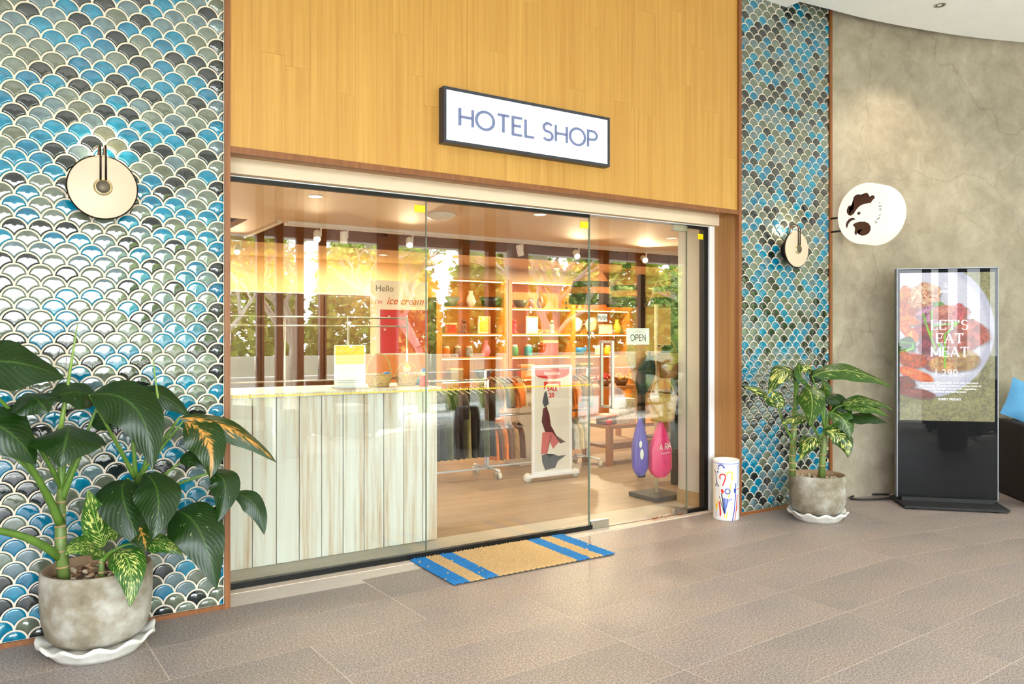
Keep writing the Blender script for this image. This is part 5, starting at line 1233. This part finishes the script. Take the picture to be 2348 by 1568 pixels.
for i, (s, dz) in enumerate((('A', 0), ('R', 0.0), ('A', 0.0))):
    letters(b, s, 0.050, 0.006, 0, lambda p, qq, i=i: (p + 0.046 * (i - 1) - 0.008, -0.064 - 0.012 * (1 - abs(i - 1)), H * 0.50 + qq + 0.004 * i))
ribbon(b, [(-0.07, 0), (0.03, 0.006)], 0.005, lambda p, qq: (p, -0.078, H * 0.44 + qq)); b.build('lettering', M_PAPER, t, local=True, recalc=False)
t, H = sack('violet drawstring bag with a white print beside the pink bag', 1468, 955, 1090, 4.99, 0.15, 'violet', seed=4)
b = MB(); b.add([(-0.045 + 0.016 * math.cos(a), -0.056, H * 0.55 + 0.03 * math.sin(a)) for a in [2 * PI * k / 14 for k in range(14)]], [tuple(range(14))]); b.add([(-0.035 + 0.020 * math.cos(a), -0.060, H * 0.38 + 0.045 * math.sin(a)) for a in [2 * PI * k / 14 for k in range(14)]], [tuple(range(14))]); b.build('white_print', M_PAPER, t, local=True, recalc=False)
q = at(1477, 905, 5.0)
t = thing('folded_umbrella', 'dark green folded canopy hanging on the bag stand', 'umbrella', (q.x, q.y, q.z))
MB().grid([[((0.012 + 0.085 * math.sin(PI * min(1, f * 1.02)) ** 0.8) * (1 + 0.2 * math.sin(6 * a)) * math.cos(a) - 0.09 * f + 0.06, 0.04 * math.sin(a), 0.33 * (1 - f)) for a in [2 * PI * k / 24 for k in range(25)]] for f in [i / 10 for i in range(11)]]).build('canopy', flat('bottle_green_cloth', (26, 40, 30), 0.7, var=0.2), t, True, local=True)
MB().tube([(0.06, 0, 0.32), (0.062, 0, 0.37)], 0.008, 8).build('handle', M_BLACK, t, True, local=True)
q = at(1480, 862, 5.12)
t = thing('straw_hat', 'wide straw hat hanging behind the open sign', 'hat', (q.x, q.y, q.z + 0.19))
b = MB(); b.lathe([(0.0, 0.0), (0.06, 0.0), (0.085, 0.02), (0.09, 0.07), (0.17, 0.085), (0.175, 0.09), (0.09, 0.075)], 32); b.v = [(x_, z_ * 0.6, y_) for x_, y_, z_ in b.v]; b.build('straw', M_WICKER, t, True, local=True)
# black display rack at the right
t = thing('display_rack', 'tall black metal rack behind the bag stand', 'rack', (5.6, 5.6, 0))
for xx, yy in ((5.30, 5.43), (5.30, 5.9), (6.1, 5.43), (6.1, 5.9)): MB().box(xx - 0.028, xx + 0.028, yy - 0.028, yy + 0.028, 0, 2.02).build('post', M_BLACK, t)
for zz in (0.4, 0.85, 1.3, 1.7): MB().box(5.3, 6.1, 5.43, 5.9, zz, zz + 0.02).build('shelf', M_DARKWOOD, t)
MB().bbox(5.10, 5.30, 5.40, 5.42, 1.20, 1.32, 0.004).build('price_board', M_BLACKM, t)

# pendant lamps of woven straw
M_STRAWP = flat('pendant_straw', (176, 112, 60), 0.8, var=0.35, scale=70); M_STRAWD = flat('pendant_black_straw', (40, 30, 26), 0.8, var=0.4, scale=70)
def pend(label, x, y, zb, seed):
    t = thing('pendant_lamp', label, 'pendant lamp', (x, y, zb), 0, 'woven pendants over the right of the shop')
    prof = [(0.265, 0.0), (0.268, 0.05), (0.255, 0.12), (0.235, 0.20), (0.215, 0.27), (0.185, 0.34), (0.14, 0.40), (0.085, 0.45), (0.055, 0.50), (0.055, 0.55), (0.0, 0.552)]
    names = [(0, 2, 1), (2, 3, 0), (3, 4, 1), (4, 8, 0), (8, 10, 1)]
    for a, c, dk in names:
        def wob(r, z, an, i): return r * (1 + 0.012 * math.sin(an * 30 + i * PI)), z
        b = MB(); b.lathe(prof[a:c + 1], 60, (0, 0, 0), wob); b.build('shade_band', M_STRAWD if dk else M_STRAWP, t, True, local=True)
    MB().tube([(0, 0, 0.55), (0, 0, 2.66 - zb)], 0.005, 6).build('cord', M_BLACK, t, True, local=True)
    MB().lathe([(0.0, 2.63 - zb), (0.05, 2.63 - zb), (0.05, 2.66 - zb)], 16).build('canopy_rose', M_BLACK, t, True, local=True)
    MB().blob((0, 0, 0.26), 0.035, 12, 8).build('bulb', M_LAMPGLOW, t, True, local=True)
    l = bpy.data.lights.new('pendant_glow', 'POINT'); l.energy = 6; l.color = (1, 0.7, 0.4); l.shadow_soft_size = 0.04
    o = bpy.data.objects.new('pendant_glow', l); COL.objects.link(o); o.parent = t; o.location = (0, 0, 0.20)
pend('straw and black banded basket pendant cut by the glass joint, leftmost of three', 5.953, 7.55, 1.80, 1)
pend('straw and black banded basket pendant above the open sign', 6.753, 7.8, 1.793, 2)
pend('straw and black banded basket pendant at the right, behind the black rack', 7.512, 7.8, 1.805, 3)

# back wall: pale lit panel over dark cabinets, then wooden shelving
t = thing('cabinet_row', 'dark wooden cabinet row along the shop back wall at left', 'cabinet', (2.8, 10.6, 0))
for i in range(6): MB().bbox(0.2 + i * 0.85, 1.04 + i * 0.85, 10.42, 10.44, 0.08, 1.96, 0.004).build('door', M_DARKWOOD, t)
MB().box(0.18, 5.32, 10.44, 10.81, 0.0, 1.985).build('carcass', M_DARKWOOD, t)
for i in range(6): MB().tube([(0.96 + i * 0.85, 10.40, 0.95), (0.96 + i * 0.85, 10.40, 1.15)], 0.007, 6).build('handle', M_STEEL, t, True)
t = thing('strip_light', 'warm light strip along the top of the dark cabinets', 'light', (2.8, 10.6, 1.99)); MB().box(0.3, 5.25, 10.60, 10.64, 1.987, 2.0).build('strip', M_LED, t)
def shelving(label, x0, x1, zs, back):
    t = thing('shelf_unit', label, 'shelf', ((x0 + x1) / 2, 10.6, 0)); d0, d1_ = 10.40, 10.81
    MB().box(x0, x1, 10.79, 10.815, 0.0, 2.30).build('back_panel', M_SHELF, t)
    n = max(2, round((x1 - x0) / 1.25) + 1)
    for i in range(n):
        xx = x0 + (x1 - x0) * i / (n - 1); MB().bbox(xx - 0.035, xx + 0.035, d0 - 0.01, 10.79, 0.0, 2.30, 0.003).build('upright', M_SHELF, t)
    for z in zs:
        for i in range(n - 1):
            xa = x0 + (x1 - x0) * i / (n - 1) + 0.036; xb = x0 + (x1 - x0) * (i + 1) / (n - 1) - 0.036
            MB().box(xa, xb, d0, 10.788, z - 0.022, z).build('shelf_board', M_SHELF, t)
            MB().box(xa + 0.02, xb - 0.02, d0 + 0.02, d0 + 0.045, z - 0.036, z - 0.0225).build('light_strip', M_LED, t)
    return t
ZS = [0.74, 1.09, 1.45, 1.86, 2.28]
shelving('tall lit wooden shelf unit in the shop centre', 5.36, 6.52, ZS, None)
shelving('long lit wooden shelf unit behind the basket pendants', 6.60, 9.1, ZS, None)
used = {}
def ware(kind, c, x, z, where, s=1.0):
    lab = '%s %s on the %s' % (c, kind.replace('_', ' '), where)
    k = used.get(lab, 0); used[lab] = k + 1
    assert k == 0, lab
    y = 10.56; m = pm(c); cat = {'bowl': 'bowl', 'jar': 'jar', 'box': 'box', 'plate': 'plate', 'vase': 'vase', 'frame': 'picture', 'tin': 'tin', 'carving': 'ornament'}[kind]
    t = thing(kind, lab, cat, (x, y, z))
    if kind == 'bowl': MB().lathe([(0.0, 0.0), (0.05 * s, 0.0), (0.085 * s, 0.03 * s), (0.14 * s, 0.13 * s), (0.133 * s, 0.13 * s), (0.07 * s, 0.03 * s), (0, 0.02 * s)], 24).build('body', m, t, True, local=True)
    elif kind in ('jar', 'tin'):
        MB().lathe([(0.0, 0.0), (0.055 * s, 0.0), (0.06 * s, 0.02 * s), (0.06 * s, 0.12 * s), (0.045 * s, 0.14 * s), (0.0, 0.14 * s)], 20).build('body', m, t, True, local=True)
        MB().lathe([(0.048 * s, 0.14 * s), (0.048 * s, 0.165 * s), (0.0, 0.168 * s)], 20).build('lid', pm('white' if c != 'white' else 'brown'), t, True, local=True)
    elif kind == 'box':
        MB().bbox(-0.11 * s, 0.11 * s, -0.07, 0.07, 0.0, 0.15 * s, 0.004).build('body', m, t, local=True); MB().bbox(-0.112 * s, 0.112 * s, -0.072, 0.072, 0.15 * s, 0.18 * s, 0.004).build('lid', pm('cream'), t, local=True)
    elif kind == 'plate':
        b = MB(); b.lathe([(0.0, 0.0), (0.06 * s, 0.0), (0.115 * s, 0.02), (0.12 * s, 0.024), (0.06 * s, 0.012), (0.0, 0.01)], 28); b.v = [(x_, -z_, y_ + 0.13 * s) for x_, y_, z_ in b.v]; b.build('dish', m, t, True, local=True)
        MB().box(-0.04, 0.04, -0.02, 0.05, 0, 0.03).build('easel', pm('brown'), t, local=True)
    elif kind == 'vase': MB().lathe([(0.0, 0.0), (0.04 * s, 0.0), (0.075 * s, 0.07 * s), (0.06 * s, 0.15 * s), (0.03 * s, 0.21 * s), (0.042 * s, 0.25 * s)], 24).build('body', m, t, True, local=True)
    elif kind == 'frame':
        MB().box(-0.11 * s, 0.11 * s, -0.01, 0.01, 0.0, 0.27 * s).build('border', pm('cream'), t, local=True); MB().box(-0.085 * s, 0.085 * s, -0.013, -0.0102, 0.03, 0.24 * s).build('picture', m, t, local=True)
    elif kind == 'carving':
        MB().lathe([(0.0, 0.0), (0.06, 0.0), (0.06, 0.02), (0.025, 0.05), (0.05, 0.11), (0.03, 0.16), (0.0, 0.165)], 18).build('body', m, t, True, local=True); MB().blob((0, 0, 0.195), 0.035, 10, 8).build('head', m, t, True, local=True)
cs, ls = 'centre unit', 'long unit'
for k, c, x, zi, w, s in (('bowl', 'black', 6.32, 3, 'third shelf at the right of the centre unit', 1.2), ('bowl', 'grey', 5.62, 3, 'third shelf at the left of the centre unit', 1.1), ('vase', 'white', 5.98, 3, 'third shelf of the centre unit', 1), ('frame', 'yellow', 6.22, 2, 'second shelf of the centre unit', 1), ('box', 'red', 5.6, 2, 'second shelf of the centre unit', 0.9), ('carving', 'brown', 5.86, 2, 'second shelf of the centre unit', 1),
                          ('jar', 'orange', 5.55, 1, 'low shelf of the centre unit', 1), ('jar', 'brown', 5.75, 1, 'low shelf of the centre unit', 1), ('tin', 'grey', 5.95, 1, 'low shelf of the centre unit', 1), ('vase', 'pink', 6.25, 1, 'low shelf of the centre unit', 1), ('bowl', 'navy', 6.2, 0, 'bottom shelf of the centre unit', 1.1), ('box', 'khaki', 5.7, 0, 'bottom shelf of the centre unit', 1),
                          ('frame', 'white', 7.12, 2, 'second shelf of the long unit', 1.05), ('carving', 'red', 6.78, 2, 'second shelf of the long unit', 1), ('carving', 'grey', 7.52, 2, 'second shelf of the long unit', 1), ('plate', 'white', 8.02, 2, 'second shelf at the middle of the long unit', 1.1), ('plate', 'cream', 8.34, 2, 'second shelf of the long unit', 1.15), ('box', 'white', 8.66, 2, 'second shelf of the long unit', 0.9), ('vase', 'yellow', 8.92, 2, 'second shelf of the long unit', 1),
                          ('tin', 'green', 6.78, 1, 'low shelf left in the long unit', 1.1), ('tin', 'teal', 7.05, 1, 'low shelf of the long unit', 1.1), ('box', 'red', 7.45, 1, 'low shelf of the long unit', 1.4), ('bowl', 'blue', 8.1, 1, 'low shelf of the long unit', 1), ('jar', 'cream', 8.5, 1, 'low shelf of the long unit', 1), ('jar', 'yellow', 8.7, 1, 'low shelf of the long unit', 1),
                          ('carving', 'black', 7.85, 3, 'third shelf left of the middle pendant', 1), ('carving', 'tan', 8.1, 3, 'third shelf of the long unit', 1), ('vase', 'brown', 7.3, 3, 'third shelf of the long unit', 1), ('bowl', 'olive', 6.9, 3, 'third shelf of the long unit', 1), ('box', 'orange', 7.0, 0, 'bottom shelf of the long unit', 1.2), ('box', 'brown', 8.2, 0, 'bottom shelf of the long unit', 1.2)):
    ware(k, c, x, ZS[zi] + 0.0005, w, s)
# red ice cream freezer panel
yb = 8.0
t = thing('freezer_display', 'orange and red ice cream freezer with a lit poster panel', 'freezer', (3.65, 8.1, 0))
MB().bbox(3.36, 3.98, 8.02, 8.55, 0.0, 1.20, 0.01).build('cabinet', flat('orange_cabinet', (226, 140, 66), 0.5), t)
MB().box(3.30, 3.98, 8.02, 8.06, 1.20, 2.02).build('poster_board', flat('cream_poster', (250, 232, 200), 0.5, var=0.02), t)
MB().box(3.40, 3.98, 8.012, 8.02, 1.22, 1.70).build('red_panel', M_RED, t)
b = MB(); font_mesh(b, 'Hello', 0.10, lambda p, q: (3.34 + p, 8.015, 1.90 + q), 'LEFT'); b.build('greeting', flat('olive_print', (120, 110, 60), 0.6), t, recalc=False)
b = MB(); font_mesh(b, "I'm", 0.075, lambda p, q: (3.33 + p, 8.015, 1.76 + q), 'LEFT', 0.2); font_mesh(b, 'ice cream', 0.115, lambda p, q: (3.47 + p, 8.015, 1.76 + q), 'LEFT', 0.35, 0.001); b.build('script', flat('orange_script', (222, 96, 30), 0.6), t, recalc=False)
b = MB()
for cx_0, cz_0, rr_ in ((3.92, 1.40, 0.03), (3.50, 1.62, 0.022), (3.45, 1.48, 0.02)):
    b.add([(cx_0 + (rr_ if k % 2 == 0 else rr_ * 0.35) * math.cos(PI * k / 4), 8.010, cz_0 + (rr_ if k % 2 == 0 else rr_ * 0.35) * math.sin(PI * k / 4)) for k in range(8)], [tuple(range(8))])
b.build('stars', M_PAPER, t, recalc=False)
# thin steel display frame left of the freezer
t = thing('steel_shelf_frame', 'thin steel shelf frame standing behind the counter', 'shelf', (2.2, 7.0, 0))
for xx in (1.45, 2.05, 2.65, 3.25):
    MB().tube([(xx, 7.0, 0.0), (xx, 7.0, 1.58)], 0.010, 6).build('post', M_STEEL, t, True)
for zz in (1.58, 1.50, 1.0, 0.5): MB().tube([(1.45, 7.0, zz), (3.25, 7.0, zz)], 0.009, 6).build('bar', M_STEEL, t, True)
# wicker lamp and flower table at right back
t = thing('flower_table', 'wooden table of orange and pink blooms right of the clothes rail', 'table', (6.5, 8.3, 0))
MB().bbox(5.9, 7.3, 8.0, 8.6, 0.70, 0.74, 0.005).build('tabletop', M_BENCH, t)
for xx in (5.96, 7.24):
    for yy in (8.06, 8.54): MB().box(xx - 0.03, xx + 0.03, yy - 0.03, yy + 0.03, 0, 0.70).build('leg', M_BENCH, t)
rb = random.Random(9)
for i, c in enumerate(('pink', 'orange', 'red', 'yellow')):
    t = thing('flower_bowl', '%s blooms in a brown bowl on the flower table' % c, 'flowers', (6.1 + i * 0.3, 8.2, 0.74))
    MB().lathe([(0.0, 0.0), (0.06, 0.0), (0.11, 0.08), (0.10, 0.08), (0.0, 0.02)], 20).build('bowl', pm('brown'), t, True, local=True)
    b = MB()
    for k in range(26): b.blob((rb.gauss(0, 0.05), rb.gauss(0, 0.05), 0.09 + rb.uniform(0, 0.07)), 0.022, 6, 4)
    tag(b.build('blooms', pm(c), t, True, local=True), kind='stuff')
t = thing('wicker_lamp', 'small orange wicker table lamp standing on the flower table', 'lamp', (7.12, 8.35, 0.74))
MB().lathe([(0.09, 0.16), (0.12, 0.24), (0.11, 0.36), (0.06, 0.40)], 24).build('shade', flat('amber_wicker', (226, 150, 60), 0.7, var=0.3, scale=60), t, True, local=True)
MB().lathe([(0.0, 0.0), (0.07, 0.0), (0.07, 0.015), (0.012, 0.03), (0.012, 0.18)], 16).build('base', pm('brown'), t, True, local=True)
# signs hung on the door glass
def dsign(label, u0, v0, u1, v1, txt, sz, small=None):
    a, c = at(u0, v0, YG + 0.010), at(u1, v1, YG + 0.010); t = thing('door_sign', label, 'sign', ((a.x + c.x) / 2, YG + 0.010, c.z))
    MB().box(a.x, c.x, YG + 0.0068, YG + 0.0095, c.z, a.z).build('card', M_PAPER, t)
    f = lambda p, q: ((a.x + c.x) / 2 + p, YG + 0.0062, (a.z + c.z) / 2 + q)
    b = MB(); letters(b, txt, sz, sz * 0.16, 0.26, lambda p, q: f(p, q - sz * (0.72 if small else 0.5))); b.build('lettering', M_INK, t, recalc=False)
    if small: font_mesh(bb := MB(), small, 0.022, lambda p, q: f(p, q + 0.028)); bb.build('small_line', flat('pale_grey_print', (170, 168, 160), 0.6), t, recalc=False)
dsign('white open sign hanging inside the glass door', 1436, 752, 1488, 790, 'OPEN', 0.044, "WE'RE")
dsign('small white push sign on the glass door above the handle', 1370, 719, 1392, 738, 'PUSH', 0.026)
b = MB(); rl = random.Random(8)
t = thing('dead_leaves', 'dry brown leaves gathered at the foot of the glass door', 'leaves', (4.25, 4.44, 0.01))
for i in range(14):
    cx0, cy0 = rl.uniform(4.10, 4.42), rl.uniform(4.425, 4.46); a = rl.uniform(0, 6); L = rl.uniform(0.02, 0.035)
    vs = [(cx0 + L * math.cos(a) * p - L * 0.35 * math.sin(a) * q_, cy0 + 0.5 * (L * math.sin(a) * p + L * 0.35 * math.cos(a) * q_), 0.0115 + h) for p, q_, h in ((-1, 0, 0), (0, -1, 0.006), (1, 0, 0.002), (0, 1, 0.008))]
    b.add(vs, [(0, 1, 2, 3)])
tag(b.build('leaf_litter', flat('dry_leaf', (150, 78, 34), 0.8, var=0.3), t, recalc=False), kind='stuff')

# ================================================================== GARDEN BEHIND THE CAMERA (seen in the glass and the glaze)
def m_grass():
    t = NT('lawn'); co = t.coords(); n = t.noise(co, 3, 5); col = t.ramp(n, [(0.3, (112, 122, 78)), (0.7, (150, 154, 104))]); return t.set(0.9, 0, 0.2, col)
struct(MB().box(-12, 40, -40, -2.6, -0.2, -0.04).build('ground', m_grass()), 'lawn beyond the walkway')
struct(MB().box(-12, 40, -6.2, -2.61, -0.1, -0.03).build('bounce_paving', flat('pale_bounce_paving', (206, 203, 198), 0.7, scale=3)), 'pale unseen paving added beyond the walkway to bounce light')  # unseen pale paving, added to bounce neutral light onto ceiling and walls
struct(MB().box(-12, 40, -6.6, -6.2, -0.05, 0.62).build('garden_wall', flat('white_render', (228, 222, 212), 0.7)), 'low white garden wall')
struct(MB().box(-12, 40, -9.2, -8.9, -0.05, 0.95).build('garden_wall', flat('white_render', (228, 222, 212), 0.7)), 'upper white garden wall')
for i, xx in enumerate((2.95, 3.22, 3.52, 3.86)):
    tag(MB().bbox(xx - 0.05, xx + 0.05, -2.35, -2.25, -0.04, 3.80, 0.005).build('timber_post', M_DARKWOOD), ('leftmost', 'second', 'third', 'fourth')[i] + ' of the dark timber screen posts at the walkway edge, counted from the left', 'post', 'timber screen posts at the walkway edge')
for i, (xx, r_) in enumerate(((7.3, 0.19), (4.9, 0.17), (12.0, 0.2))):
    o = MB().lathe([(r_ + 0.04, 0.0), (r_ + 0.04, 0.1), (r_, 0.12), (r_, 3.80)], 28, (xx, -2.3, 0)).build('column', M_WHITE if i != 1 else flat('slate_column', (70, 74, 84), 0.6), None, True)
    tag(o, ('round white column at the walkway edge, opposite the clothes rail', 'round slate grey column at the walkway edge', 'round white column at the far walkway edge')[i], 'column')
for i, xx in enumerate((6.25, 6.75, 9.2, 10.1)):
    tag(MB().bbox(xx - 0.07, xx + 0.07, -2.36, -2.22, -0.04, 3.80, 0.005).build('timber_post', m_wood('tan_post_%d' % int(xx * 10), (120, 74, 40), (140, 90, 52), (156, 104, 64))), ('first', 'second', 'third', 'fourth')[i] + ' of the tan timber posts at the walkway edge, counted from the slate column', 'post', 'tan timber posts at the walkway edge')
M_BARK = flat('pale_bark', (206, 196, 180), 0.85, var=0.2, scale=10)
def foliage(name, c):
    t = NT(name); n = t.noise(t.coords(), 4.0); c = lin(c); col = t.ramp(n, [(0.3, tuple(x * 0.7 for x in c[:3]) + (1,)), (0.7, tuple(min(1, x * 1.3) for x in c[:3]) + (1,))])
    t.set(0.6, 0, 0.3, col); tl = t.new('BsdfTranslucent'); t.link(col, tl.inputs[0]); ms = t.new('MixShader'); ms.inputs[0].default_value = 0.5
    t.link(t.b.outputs[0], ms.inputs[1]); t.link(tl.outputs[0], ms.inputs[2]); t.link(ms.outputs[0], t.out.inputs[0]); return t.m
GREENS = [foliage('foliage_bright', (226, 226, 130)), foliage('foliage_mid', (170, 198, 96)), foliage('foliage_deep', (112, 152, 72))]
def tree(label, x, y, h, seed, dens=26):
    r = random.Random(seed); t = thing('frangipani_tree', label, 'tree', (x, y, -0.04)); b = MB(); tips = []
    def grow(p, d, L, rad, lev):
        q = p + d * L; mid = p.lerp(q, 0.5) + Vector((r.gauss(0, 0.05), r.gauss(0, 0.05), 0)) * L; b.tube([p, mid, q], [rad, rad * 0.85, rad * 0.7], 6, False)
        if lev == 0: tips.append(q); return
        for k in range(2 if r.random() < 0.45 else 3):
            a = r.uniform(0, 2 * PI); e = (d + Vector((math.cos(a), math.sin(a), r.uniform(-0.1, 0.3))) * 0.75).normalized()
            grow(q, e, L * r.uniform(0.62, 0.82), rad * 0.66, lev - 1)
    grow(Vector((0, 0, 0)), Vector((r.gauss(0, 0.1), r.gauss(0, 0.1), 1)).normalized(), h * 0.28, h * 0.024, 6)
    b.build('trunk', M_BARK, t, True, local=True); b = MB()
    for q in tips:
        for k in range(dens // 6):
            a = r.uniform(0, 2 * PI); L = r.uniform(0.14, 0.26); d = Vector((math.cos(a), math.sin(a), r.uniform(-0.3, 0.5))).normalized(); s = d.cross(Vector((0, 0, 1))).normalized() * L * 0.18
            b.cur = 0 if r.random() < 0.5 else 1; b.add([q, q + d * L * 0.5 + s, q + d * L, q + d * L * 0.5 - s], [(0, 1, 2, 3)])
    tag(b.build('foliage', GREENS, t, recalc=False, local=True), kind='stuff')
for i, (x, y, h) in enumerate(((4.2, -5.2, 4.6), (7.0, -5.4, 4.4), (9.8, -5.0, 4.8), (11.6, -7.6, 4.4), (3.2, -7.8, 4.4), (17.5, -7.5, 5.0))):
    tree('bare-limbed pale frangipani tree %s' % ('behind the timber screen posts', 'behind the tan timber posts', 'behind the white column', 'before the far hedge', 'at the left of the garden', 'at the far right of the garden')[i], x, y, h, 100 + i)
def shrub(label, x, y, h, w, seed, n, mats, name='shrub'):
    r = random.Random(seed); b = MB()
    for k in range(n):
        a, c = r.uniform(0, 2 * PI), r.uniform(-0.2, 1); rr = math.sqrt(1 - c * c * 0.9) * r.uniform(0.75, 1)
        q = Vector((w / 2 * rr * math.cos(a), w / 2 * rr * math.sin(a), h * (0.15 + 0.8 * max(0, c) * r.uniform(0.6, 1.05)))); d = Vector((r.gauss(0, 1), r.gauss(0, 1), r.gauss(0.2, 0.8))).normalized(); L = r.uniform(0.10, 0.2) * (0.6 + h * 0.25); s = d.cross(Vector((r.gauss(0, 1), r.gauss(0, 1), 1))).normalized() * L * 0.3
        b.cur = r.choice((0, 1, 1, 2, 2)); b.add([q - d * L * 0.5, q + s, q + d * L * 0.5, q - s], [(0, 1, 2, 3)])
    t = thing(name, label, 'shrub', (x, y, -0.04)); tag(b.build('foliage', mats, t, recalc=False, local=True), kind='stuff')
    MB().tube([(0, 0, 0), (0.03, 0.02, h * 0.4), (0, 0, h * 0.75)], [0.05, 0.04, 0.02], 6).build('trunk', M_BARK, t, True, local=True)
for i, (x, y, h, w) in enumerate(((4.9, -12.6, 5.2, 4.0), (9.1, -12.8, 5.6, 4.1), (13.4, -12.4, 6.0, 4.2), (17.8, -12.2, 6.2, 4.3), (22.4, -12.0, 6.2, 4.5), (27.2, -11.6, 6.2, 4.7), (-5.0, -12.0, 1.6, 3.5))):
    shrub('dense garden shrub beyond the upper white wall, %s from the left' % ('second', 'third', 'fourth', 'fifth', 'sixth', 'seventh', 'first')[i], x, y, h, w, 200 + i, 5200, GREENS)
for i, (x, y, h, w) in enumerate(((14.4, -4.2, 4.6, 2.4), (17.4, -4.4, 5.0, 2.6), (20.6, -4.6, 5.2, 2.8), (24.0, -4.4, 5.4, 3.2))):
    shrub('tall dense evergreen beyond the walkway roof, %s from the far white column' % ('first', 'second', 'third', 'fourth')[i], x, y, h, w, 260 + i, 4600, GREENS, 'evergreen_tree')
M_ORN = [flat('straw_grass', (206, 204, 120), 0.7, var=0.2), flat('lime_grass', (150, 176, 70), 0.7, var=0.2)]
def tuft(x, y, h, seed, label):
    r = random.Random(seed); b = MB()
    for k in range(150):
        a = r.uniform(0, 2 * PI); L = h * r.uniform(0.7, 1.1); sp = r.uniform(0.15, 0.6) * h; p0 = Vector((r.gauss(0, 0.05), r.gauss(0, 0.05), 0)); d = Vector((math.cos(a), math.sin(a), 0)); s = Vector((-d.y, d.x, 0)) * 0.008
        pts = [p0 + d * sp * f * f + Vector((0, 0, L * (f - 0.35 * f ** 3))) for f in (0, 0.5, 1)]; b.cur = r.randrange(2)
        b.add([pts[0] - s, pts[0] + s, pts[1] + s, pts[1] - s, pts[2]], [(0, 1, 2, 3), (3, 2, 4)])
    o = b.build('ornamental_grass', M_ORN, None, recalc=False); o.location = (x, y, -0.04); tag(o, label, 'grass clump', 'ornamental grass clumps along the walkway edge')
rg = random.Random(12)
for i in range(15): tuft(1.0 + i * 0.8 + rg.uniform(-0.12, 0.12), -3.1 - rg.uniform(0, 1.6), rg.uniform(0.75, 1.05), 300 + i, 'yellow-green ornamental grass clump in the bed along the walkway edge')
# walkway furniture that shows in the reflections
M_STOOL = flat('brown_drum', (120, 88, 62), 0.5, var=0.15)
def drum(label, x, y, s=1.0):
    t = thing('drum_stool', label, 'stool', (x, y, 0))
    MB().lathe([(0.0, 0.0), (0.15 * s, 0.0), (0.165 * s, 0.06 * s), (0.18 * s, 0.28 * s), (0.165 * s, 0.48 * s), (0.15 * s, 0.53 * s)], 28).build('body', M_STOOL, t, True, local=True)
    MB().lathe([(0.15 * s, 0.53 * s), (0.145 * s, 0.545 * s), (0.0, 0.545 * s)], 28).build('seat', M_STOOL, t, True, local=True)
drum('brown drum stool near the timber screen posts', 2.74, -0.1); drum('brown drum stool opposite the advertising screen', 4.83, 0.35, 0.95)
def armchair(label, x, y, rz):
    t = thing('wicker_armchair', label, 'chair', (x, y, 0), rz)
    MB().bbox(-0.38, 0.38, -0.36, 0.36, 0.05, 0.34, 0.02).build('base', M_DWICK, t, local=True)
    MB().bbox(-0.38, 0.38, 0.26, 0.38, 0.34, 0.78, 0.03).build('backrest', M_DWICK, t, local=True)
    for s in (-1, 1): MB().bbox(s * 0.33 - 0.05, s * 0.33 + 0.05, -0.36, 0.28, 0.34, 0.60, 0.02).build('armrest', M_DWICK, t, local=True)
    MB().bbox(-0.27, 0.27, -0.34, 0.25, 0.34, 0.45, 0.03).build('seat_cushion', flat('white_fabric', (230, 226, 218), 0.9), t, local=True)
    for sx in (-0.33, 0.33):
        for sy in (-0.31, 0.31): MB().box(sx - 0.02, sx + 0.02, sy - 0.02, sy + 0.02, 0, 0.05).build('leg', M_BLACK, t, local=True)
armchair('dark wicker armchair with white cushion near the drum stool', 2.0, -0.15, 2.6); armchair('dark wicker armchair with white cushion at the walkway edge', 3.9, -1.6, 3.0); armchair('dark wicker armchair with white cushion opposite the concrete wall', 6.9, -0.9, 2.9)

# ------------------------------------------------------------------ pieces that belong to a part go under that part
def kids(root): 
    d = {}
    for c in root.children: d.setdefault(c.name.split('.')[0], []).append(c)
    return d
SUB = {'light_panel': ['letter'], 'light_box': ['emblem', 'letter'], 'screen_picture': ['letter', 'small_print'], 'head': ['lens'], 'hub_ring': ['hub'], 'soil': ['pebbles'],
       'card': ['yellow_panel', 'text_lines', 'lettering', 'small_line'], 'poster': ['red_banner', 'white_print', 'sale_print', 'figure_print'], 'poster_board': ['red_panel', 'greeting', 'script', 'stars'],
       'base_bar': ['caster_stem'], 'armrest': [], 'weave': []}
roots = [o for o in COL.objects if o.parent is None]
for o in roots:
    d = kids(o)
    for part, subs in SUB.items():
        if part in d:
            for sname in subs:
                for c in d.get(sname, []):
                    if part == 'head' and o.name.split('.')[0] != 'track_spotlight': continue
                    c.parent = d[part][0]
    n0 = o.name.split('.')[0]
    if n0 == 'cabinet_row':
        for a, c in zip(d['door'], d['handle']): c.parent = a
    if n0 == 'clothes_rail':
        for i, c in enumerate(d['caster']): c.parent = d['foot_bar'][i // 2]
    if n0 == 'sale_board':
        for a, c in zip(d['caster_stem'], d['caster']): c.parent = d['base_bar'][0]
    if n0 == 'umbrella_stand':
        for c in d['painted_motif'] + d['rim_line']: c.parent = d['body'][0]
    if n0 == 'drawstring_bag':
        for c in d.get('lettering', []) + d.get('white_print', []): c.parent = d['body'][0]
    if n0 == 'door_1':
        for c in d['lock_cylinder']: c.parent = d['patch_fitting'][0]
